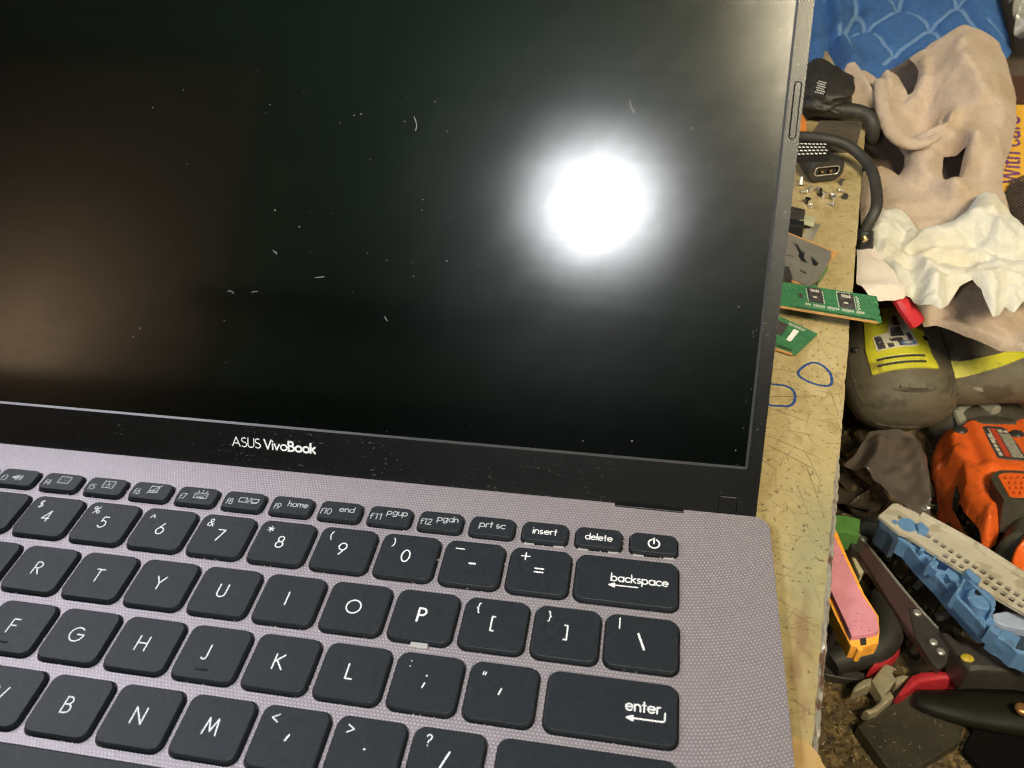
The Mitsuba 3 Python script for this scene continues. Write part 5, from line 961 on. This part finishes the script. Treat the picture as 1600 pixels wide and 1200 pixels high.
# --- pouch, bag, sponge, plate near the bench
FR['pouch'] = [np.array(q) for q in ((299.8924, 203.2524, -168.0294), (0.9646, -0.2570, 0.0600), (0.2480, 0.9605, 0.1262), (-0.0901, -0.1069, 0.9902))]
scene['m_pouch'] = {'type': 'principledthin', 'base_color': rgb(0.36, 0.29, 0.26), 'roughness': 0.12, 'spec_trans': 0.72, 'eta': 1.6, 'diff_trans': 0.3}
PO = [(8.2,48.3),(3.9,35.3),(-2.9,18.4),(2.7,16.5),(8,13.7),(14,10.6),(19.1,7.4),(23.6,3.6),(26.9,0.4),(35.1,-5.7),(45.5,-5.1),(43.5,8.9),(40.3,29.5),(36.2,46),(32.8,53.4),(22.7,54.7)]
m, uv = sheet(PO, FR['pouch'], lambda P, e: 3 + ridge(P, [(13.9,39.4),(13.4,27.9),(10,14.8)], 9, 4.5) - ridge(P, [(4.6,30.3),(2.2,20.4)], 3, 6) + 2.5 * (crumple(P, .03, 12) - .7) + 4 * (crease(P, 24, 3) - .5) + 1.6 * (crease(P, 7, 9) - .5) + ridge(P, [(30.8,44.4),(37.5,26.2),(43.5,4.3)], 5, 4), 1.3)
add('plastic_pouch', m, 'm_pouch', smooth=True, uv=uv, label='crumpled clear plastic pouch with a bright fold below the power drill', cat='pouch')
FR['dbag'] = [np.array(q) for q in ((304.2880, 208.3986, -190.0080), (0.9890, -0.0001, 0.1481), (0.0487, 0.9444, -0.3250), (-0.1398, 0.3287, 0.9340))]
DO = [(3.2,60.7),(10.1,58.6),(18.3,44.4),(26.6,27.5),(31,9.4),(25.3,2.3),(18.8,-4.6),(10.7,0),(3,3.1),(-5,3.1)]
m, uv = sheet(DO, FR['dbag'], lambda P, e: 2 + 9 * (crumple(P, .02, 44) - .6), 1.6)
pr('m_dark_cloth', lambda p, n, uv: mix((0.028, 0.022, 0.014), (0.06, 0.046, 0.03), fbm(p.x * 300, p.y * 300, p.z * 300)), 0.6)
add('dark_bag', m, 'm_dark_cloth', smooth=True, label='dark crumpled bag under the clear plastic pouch beside the bench edge', cat='bag')
pr('m_sponge', lambda p, n, uv: mix((0.055, 0.17, 0.03), (0.12, 0.28, 0.06), fbm(p.x * 900, p.y * 120, p.z * 300, 3)), 0.9, bump=lambda p, n, uv: fbm(p.x * 1200, p.y * 200, p.z * 900), bscale=0.001, eps=2e-4)
add('green_scouring_pad', slab(ccw([(289.8,185.8),(300.2,186.2),(306.5,184.6),(303.9,172.3),(295.6,173),(288.2,173.9)]), -182, -168, 1.2), 'm_sponge', label='green scouring pad beside the bench edge under the dark bag', cat='scouring pad')
pr('m_grey_plate', (0.26, 0.245, 0.235), 0.5)
add('grey_plate', slab(ccw([(310.2,190.1),(316.5,190),(322.8,187.1),(319.4,182.9),(308.2,184.2)]), -180, -176, .5), 'm_grey_plate', label='small flat grey plate between the green pad and the drive caddy', cat='plate')

# --- drive caddy: beige perforated rail and light blue carrier
k = 'drive_caddy'
tag(k, 'light blue plastic drive caddy with a beige perforated rail', 'drive caddy')
pr('m_beige', worn((0.47, 0.425, 0.34), (0.52, 0.475, 0.39), (0.26, 0.21, 0.13), .45), 0.45); pr('m_blue', worn((0.11, 0.23, 0.45), (0.145, 0.28, 0.51), (0.05, 0.09, 0.16), .45), 0.38)
pr('m_blue_dark', (0.035, 0.06, 0.10), 0.4)
CA = H(-150)
rail = Polygon([(309.3,171.3),(318.3,181.1),(320.6,181.4),(329.9,175.8),(332.2,174.3),(339.7,168.2),(352.8,158),(365.5,146.7),(385.6,129.3),(379.5,110.8),(365.3,118.2),(356,125.2),(351.3,129.4),(342.4,140.4),(330.3,150.8),(322,159),(317.4,160.9)])
hq = []
AX = np.array([(331.8,160.7),(365.1,129)])          # upper row of square holes
BX = np.array([(337.4,148.5),(362.1,125.7)])          # lower row
st = (AX[1] - AX[0]); 
for row, off, n_ in ((AX, 0, 12), (BX, .0, 9)):
    d = (row[1] - row[0]) / (n_ - 1); L_ = np.linalg.norm(d); e1 = d / L_; e2 = np.array([-e1[1], e1[0]])
    for i in range(-1 if row is AX else 0, n_ + 1):
        c = row[0] + d * i; q = rrect(L_ * .62, L_ * .66, L_ * .14, 3); hq.append(Polygon([c + e1 * a + e2 * b for a, b in q]))
for Z in ([(318.4,171.6),(320.1,173.6),(321.7,172),(320.1,170)], ): hq.append(Polygon(Z))
add(k + '__rail', prism(rail.difference(unary_union([h for h in hq if rail.buffer(-.6).contains(h)])), -152, -150), 'm_beige', smooth=False)
add(k + '__rail_lip', tube(np.c_[np.array([(331.3,174.6),(342.2,166.4),(355.1,156.3),(367,145),(385.3,129.6)]), np.full(5, -150.0)], 2.2, 8, 40), 'm_beige')
add(k + '__tab_window', prism(Polygon([(315.1,167.9),(316.8,169.8),(318.6,167.9),(317,165.9)]), -151, -149.7), 'm_blue', smooth=False)
carrier = Polygon([(319.8,168.1),(323.2,172.5),(326.1,174.2),(330.7,171.3),(334.1,166.5),(337.1,161.3),(340.2,154.5),(342.3,147.5),(347.5,141.8),(354.1,134.9),(355.6,127.6),(355.4,122.4),(352.2,119.1),(353.1,114.2),(349,109.5),(346.4,111.2),(341.5,119.8),(337.5,127.4),(333.7,136.4),(329.2,143.7),(325.7,150.1),(322.7,157.2),(318.4,160.9)])
wins = [Polygon([(332.9,143.8),(338.4,151.8),(341.6,147.4),(337.5,142.8)]), Polygon([(334.5,140),(337.8,141.3),(338.9,135.9),(335.7,134.7)])]
add(k + '__carrier', prism(carrier.difference(unary_union(wins)), -166, -155), 'm_blue', smooth=False)
def bar(px, z0, z1, m, part, ch=.8): add(k + '__' + part, slab(ccw(px), z0, z1, ch), m)
for z, px in (((-155, -147), [(326.4,165.6),(329.3,167.8),(332.4,163),(330.1,159.7),(326.7,161.4)]), ((-155, -151), [(325.8,151.9),(329.5,157.4),(329,152.3),(326.7,150.3)]), ((-155, -146), [(326,139.1),(330.4,145.2),(331.7,144.6),(327.2,137.7)]), ((-155, -149), [(327.4,141.6),(329.3,143.4),(331.6,139),(330.2,136.8)]), ((-155, -147), [(343.1,137.5),(345.6,140.1),(349.8,133.8),(347.9,130.8),(344.9,132.7)]), ((-155, -145), [(333.3,121.1),(340.5,131.8),(341.5,130.8),(334.8,119.8)]), ((-155, -147), [(334.3,122.6),(335.7,123.6),(346,106.5),(344.1,104.5)]), ((-155, -147), [(342.6,132.8),(344.2,132.2),(351.5,122.8),(351.6,117.1),(349,114.6),(350,120.4)]), ((-154, -144), [(343.5,102.8),(345.4,105.8),(349.5,103),(346.9,99.3)])):
    bar(px, *z, 'm_blue', 'rib')
c = np.array((322.8,166.7,-153)); add(k + '__boss', trimesh.creation.cylinder(radius=4.6, height=7, sections=28).apply_translation(c), 'm_blue')
c = np.array((347.4,122.9,-152)); add(k + '__boss', loft([z3(rrect(2 * r_, 2 * r_, r_ * .98, 7, c[0], c[1]), z) for r_, z in ((6.2, -156), (6.2, -149), (5.6, -148.2))]), 'm_blue')
c = np.array((346.4,125.7,-151)); add(k + '__hole', trimesh.creation.cylinder(radius=1.5, height=8, sections=16).apply_translation(c - (0, 0, 0.5)), 'm_black')
c = np.array((324.8,161.3,-154)); add(k + '__screw', slab(ccw([(c[0] + 2.6 * math.cos(a), c[1] + 2.6 * math.sin(a)) for a in np.arange(0, 6.2, 1.05)]), -156, -154.2, .4), 'm_cream')
bar([(309.7,170.4),(312.1,171.1),(312.8,168.1),(317.1,163.4),(317.9,160.9),(317.2,157.4),(314.6,157.1),(313,162),(310.2,164.2),(309,166.7)], -166, -152, 'm_blue_dark', 'end_clip')
bar([(350.4,109.8),(353.1,108.8),(356.8,107.9),(361.2,104.5),(370,97.8),(367.8,91),(358.6,95.5),(356,95.8),(353.1,100),(349.6,102.2),(347.6,104.6)], -162, -150, 'm_blue', 'latch', 1.5)
for i in range(5):
    a = np.array([(356,98.2),(360.6,104.8)]); d = np.array([(357.5,97.7),(356,98.2)]); d = (d[0] - d[1]) * .42 * i
    add(k + '__latch__groove', prism(LineString([a[0] + d, a[1] + d]).buffer(.35), -150.1, -149.85), 'm_blue_dark', smooth=False)
bar([(354.9,122.2),(361.9,124.6),(369.4,122.8),(386,121.5),(383.1,112.7),(367,114.6),(358.2,115.5),(354.3,117.8)], -163, -158, 'm_pale_blue' if 'm_pale_blue' in scene else pr('m_pale_blue', (0.34, 0.40, 0.55), 0.5), 'tongue', 1.0)
add('lavender_box', slab(ccw([(375.8,164.2),(387.7,168.4),(407.1,170.2),(400.1,148.8),(383.4,153.7),(377.3,158.6)]), -204, -172, 1), pr('m_lavender', (0.20, 0.20, 0.36), 0.6), label='lavender box corner at the right edge behind the beige rail', cat='box')

# --- pink block in an orange tray
k = 'orange_tray'
pr('m_tray', worn((0.90, 0.38, 0.045), (0.94, 0.42, 0.06), (0.5, 0.17, 0.03), .35), 0.45)
pr('m_pink', lambda p, n, uv: mix(mix((0.58, 0.215, 0.28), (0.66, 0.265, 0.335), fbm(p.x * 400, p.y * 400)), (0.12, 0.04, 0.05), smoothstep(.88, .93, noise(p.x * 1500, p.y * 1500, 3)) * .8), 0.7)
TRo = ccw([(254.7,86.8),(259.7,87.5),(261.6,75.9),(263.7,66.5),(265.4,58),(268.8,49),(268.1,42.8),(266.8,37.7),(262,35.7),(260.8,33.6),(259.3,33.6),(258.9,34.8),(257.1,34.8),(254,44.8),(250.9,56.5)])
add(k + '__shell', slab(TRo, -77, -70, .6), 'm_tray')
add(k + '__notch', slab(ccw([(260.5,39.4),(262.8,40.2),(262.4,36.3),(260.4,35.5)]), -76, -69.3, .3), 'm_dark_plastic')
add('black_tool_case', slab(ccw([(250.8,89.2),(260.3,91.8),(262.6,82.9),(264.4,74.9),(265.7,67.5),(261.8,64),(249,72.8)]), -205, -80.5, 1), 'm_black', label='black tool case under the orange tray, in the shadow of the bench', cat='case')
tag(k, 'bright orange plastic tray wedged against the bench edge', 'tray')
PK = ccw([(253.9,82),(257.3,81.8),(259.4,73.2),(261.2,65),(263.2,56.1),(267,46.7),(266.8,40.6),(263.5,38.9),(257,37),(254.4,47.7),(251.2,60.4)])
add('pink_block', slab(PK, -70, -67, .3), 'm_pink', label='speckled pink slab lying on the orange tray', cat='slab')

# --- shears: riveted flat blade and dark handle
k = 'hand_shears'
tag(k, 'dark riveted flat steel blade crossing under the drive caddy to a dark handle', 'shears')
pr('m_blade', lambda p, n, uv: mix((0.10, 0.055, 0.05), (0.16, 0.09, 0.085), fbm(p.x * 90, p.y * 90, 1, 4)), 0.3, metallic=0.55)
pr('m_blade2', lambda p, n, uv: mix((0.05, 0.045, 0.042), (0.09, 0.08, 0.072), fbm(p.x * 200, p.y * 200, 1, 4)), 0.4, metallic=0.4)
add(k + '__blade', slab(ccw([(304.5,179.9),(306.6,180.2),(320.6,149.7),(335.6,122.4),(338.8,113),(335.4,103.4),(330.4,99.2),(327.4,104.3),(321,119.6),(315.2,134.5),(309.6,151.5),(304.8,164.6),(302.8,173.3)]), -180, -176, .7), 'm_blade')
add(k + '__blade_root', slab(ccw([(299.3,179.1),(304.6,182.6),(308.3,171.1),(304.9,166.2),(301.3,169.3)]), -186, -175.6, .6), 'm_blade2')
add(k + '__tang', slab(ccw([(323.5,132.8),(329.3,133.6),(335.3,122),(338.5,112.6),(335.1,103),(330.1,98.9),(327.2,103.9),(323.1,115.8)]), -178, -175.3, .5), 'm_blade2')
add(k + '__edge', tube([(306.1,179.8,-175.6),(313.9,163.8,-175.6),(321.4,147.9,-175.6),(328.7,133.7,-175.6),(335.2,122.4,-175.6)], .75, 8, 30), 'm_steel')
add(k + '__side_bar', slab(ccw([(301.1,180.7),(304.6,181.2),(307,167.9),(308.2,160.1),(304.7,155.4),(303.1,162.1)]), -190, -182, .6), 'm_cream')
for q in ((326.9,130.3,-175),(331,113.8,-175),(333.4,108.8,-175),(308.4,176,-175)): add(k + '__rivet', trimesh.creation.icosphere(subdivisions=2, radius=2.1).apply_scale((1, 1, .5)).apply_translation(q), 'm_steel')
add(k + '__handle', slab(ccw([(334.3,119.2),(338.5,119.1),(342.7,114.6),(354.8,115.9),(372.2,115.9),(394.7,114.9),(389.7,100),(367.7,100.9),(347.4,98.6),(342.5,97.3),(339.4,105.7)]), -188, -172, 3), 'm_blade2')
add(k + '__stud', trimesh.creation.icosphere(subdivisions=2, radius=2.6).apply_scale((1.2, .9, .5)).apply_translation((343.3,104.5,-171.5)), pr('m_yellow', (0.50, 0.36, 0.03), 0.4))

# --- pliers
k = 'side_cutters'
tag(k, 'small side cutters with open steel jaws and red handles', 'pliers')
pr('m_plier', lambda p, n, uv: mix((0.40, 0.34, 0.22), (0.50, 0.43, 0.29), fbm(p.x * 400, p.y * 400, 1, 4)), 0.45, metallic=0.35)
zz = -192
add(k + '__joint', slab(ccw([(311.2,108.4),(315.2,106.8),(313.9,103.1),(314.8,99.7),(311.5,95.1),(306.2,88.9),(304.6,93.4),(302.9,97.7)]), -198, -190, .6), 'm_plier')
add(k + '__jaw', slab(ccw([(303.8,100.2),(302.3,94.8),(299.4,93.7),(296.1,91.8),(292.7,89.6),(293.5,92.8),(296.1,95.9),(299.6,98.5)]), -198, -190.6, 1.2), 'm_plier')
add(k + '__jaw', slab(ccw([(306.8,90.9),(311.6,94.3),(312.8,91.1),(308.4,86.5),(303.4,81.8),(299.3,79.6),(297.3,82.2),(301.5,84.1),(305,87.3)]), -199, -191, 1.4), 'm_plier')
add(k + '__arm', slab(ccw([(314.8,101.7),(318.8,103.7),(321.8,103.4),(318,99.4),(314.5,96.8)]), -198, -191, .6), 'm_plier')
add(k + '__handle', slab(ccw([(302.9,103.9),(307.5,109.6),(313.4,114.8),(318.1,125.1),(322,139.3),(325,135),(322.9,125.8),(318.8,114.1),(312.2,108),(306,104.3)]), -198, -188, 2), 'm_red')
add(k + '__handle', slab(ccw([(313.8,91.5),(317.5,96.8),(322.4,103),(327.8,105.9),(337.1,107.6),(346.2,107.8),(345.3,104.2),(334.4,101.9),(326.4,99.4),(320.6,94.5),(315.1,90.3)]), -199, -189, 2), 'm_red')
# --- dark things around them
add('black_hose', tube([(316.9,147.4,-186),(316.6,135.2,-186),(313.3,122.3,-187),(306.9,115.2,-189),(297.4,111.4,-191),(284.6,106.4,-193)], [7.5, 8, 8, 7.5, 7], 14, 60), 'm_black_rubber', label='black rubber hose curving below the orange tray', cat='hose')
add('dark_strip', slab(ccw([(280.9,108.9),(292.2,108.3),(303.2,106.3),(301.8,101.8),(291.3,101.7),(280.1,103)]), -203, -198, .5), 'm_blade2', label='dark steel strip lying between the bench edge and the side cutters', cat='steel strip')
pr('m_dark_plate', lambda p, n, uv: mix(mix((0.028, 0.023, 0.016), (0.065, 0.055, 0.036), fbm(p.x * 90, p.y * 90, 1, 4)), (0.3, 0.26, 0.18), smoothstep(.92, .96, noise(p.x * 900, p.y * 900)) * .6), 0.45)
k = 'dark_plate'
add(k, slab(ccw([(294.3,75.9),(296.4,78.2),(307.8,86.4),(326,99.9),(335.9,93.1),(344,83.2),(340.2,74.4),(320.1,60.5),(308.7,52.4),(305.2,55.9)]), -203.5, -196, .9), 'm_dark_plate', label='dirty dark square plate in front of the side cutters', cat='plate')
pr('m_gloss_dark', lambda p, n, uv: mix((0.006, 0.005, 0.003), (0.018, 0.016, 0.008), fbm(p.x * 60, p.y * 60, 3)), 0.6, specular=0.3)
add('dark_grip', tube([(324.8,92,-192),(328,90.6,-191),(342.7,90,-192),(366.2,90.7,-193),(401,92.4,-194)], [6, 10, 11.5, 12, 12], 20, 60, .6), 'm_gloss_dark', label='rounded dark glossy tool grip in the lower right corner', cat='tool grip')
add('shadow_pad', slab(ccw([(344.2,112.7),(381.7,116.6),(412.4,119.6),(389.5,53.8),(353.2,56.8),(342.1,73.1),(349,83.5),(344.1,99.4)]), -203, -199, 1), 'm_near_black', label='flat pad in the lower right corner, coloured near black for the shadow there', cat='pad')  # pad colour darkened to carry the lens shadow in this corner
add('copper_screw', trimesh.creation.icosphere(subdivisions=2, radius=3.2).apply_scale((1, 1, .6)).apply_translation((365.3,86.2,-180)), pr('m_copper', (0.55, 0.28, 0.10), 0.3, metallic=0.7), label='small copper coloured screw head at the right edge', cat='screw')
# scraps that fill the shelf between the tools
rr = np.random.default_rng(17); A_ = [(321.2,279.1),(463.5,262.1),(414.9,122.3),(319.8,108.7),(296.4,170)]; g = Polygon(A_); x0, y0, x1, y1 = g.bounds
pr('m_scrap', lambda p, n, uv: mix(mix((0.015, 0.012, 0.008), (0.06, 0.045, 0.025), fbm(p.x * 150, p.y * 150, p.z * 150)), (0.26, 0.19, 0.10), smoothstep(.68, .8, noise(p.x * 260, p.y * 260, p.z * 260)) * .6), 0.5)
sc = []
while len(sc) < 240:
    x, y = rr.uniform(x0, x1), rr.uniform(y0, y1)
    if not g.contains(Point(x, y)): continue
    s = m3.Manifold.cube(tuple(rr.uniform((4, 3, 2), (22, 12, 8)))).rotate(tuple(rr.uniform(-35, 35, 2)) + (rr.uniform(0, 180),)).translate((x, y, ZF + rr.uniform(-2, 9))); sc.append(tm(s))
add('scraps', cat_(sc), 'm_scrap', smooth=False, kind='stuff')

# shavings and chips strewn on the shelf
rr = np.random.default_rng(29); g = Polygon([(282.6,111.9),(330.8,130.1),(386.7,126.7),(377.9,60.2),(280.3,45.7)]); x0, y0, x1, y1 = g.bounds; sh = []
while len(sh) < 420:
    x, y = rr.uniform(x0, x1), rr.uniform(y0, y1)
    if g.contains(Point(x, y)):
        b = trimesh.creation.box(rr.uniform((.5, .3, .15), (3.2, 1.4, .5))); b.apply_transform(trimesh.transformations.rotation_matrix(rr.uniform(0, 6.3), (rr.uniform(-.3, .3), rr.uniform(-.3, .3), 1))); b.apply_translation((x, y, ZF + rr.uniform(.1, .6))); sh.append(b)
pr('m_chips', lambda p, n, uv: mix((0.03, 0.02, 0.012), (0.34, 0.24, 0.12), cell_rand(p.x * 160, p.y * 160, 5) * cell_rand(p.x * 160, p.y * 160, 9)), 0.7)
add('wood_chips', cat_(sh), 'm_chips', smooth=False, kind='stuff')
# seam, screws and ring of the drill
for t, a in ((30, 1.15), (30, -1.05)):
    c = D0 + ax * t + 33.4 * (math.sin(a) * sx + .85 * math.cos(a) * uz); add('power_drill__screw', trimesh.creation.icosphere(subdivisions=2, radius=2.4).apply_translation(c), 'm_dark_plastic')
for a in (.78, -1.25):
    add('power_drill__seam', tube([D0 + ax * t + np.interp(t, [-5, 2, 12, 26, 60], [29.6, 32.6, 34.2, 34.2, 31]) * (math.sin(a) * sx + .85 * math.cos(a) * uz) for t in np.linspace(-4, 60, 16)], .35, 6, 50), 'm_black_rubber')

# boxes that carry the heap of cloths
add('storage_box', rbox(190, 170, 100, 3).apply_translation((425, 450, -155)), 'm_dark_card', smooth=False, label='dark brown storage box under the heap of cloths', cat='box')
add('storage_box', rbox(190, 110, 60, 3).apply_translation((440, 490, -74.5)), 'm_dark_card', smooth=False, label='smaller dark brown box on the storage box, under the top of the rag', cat='box')
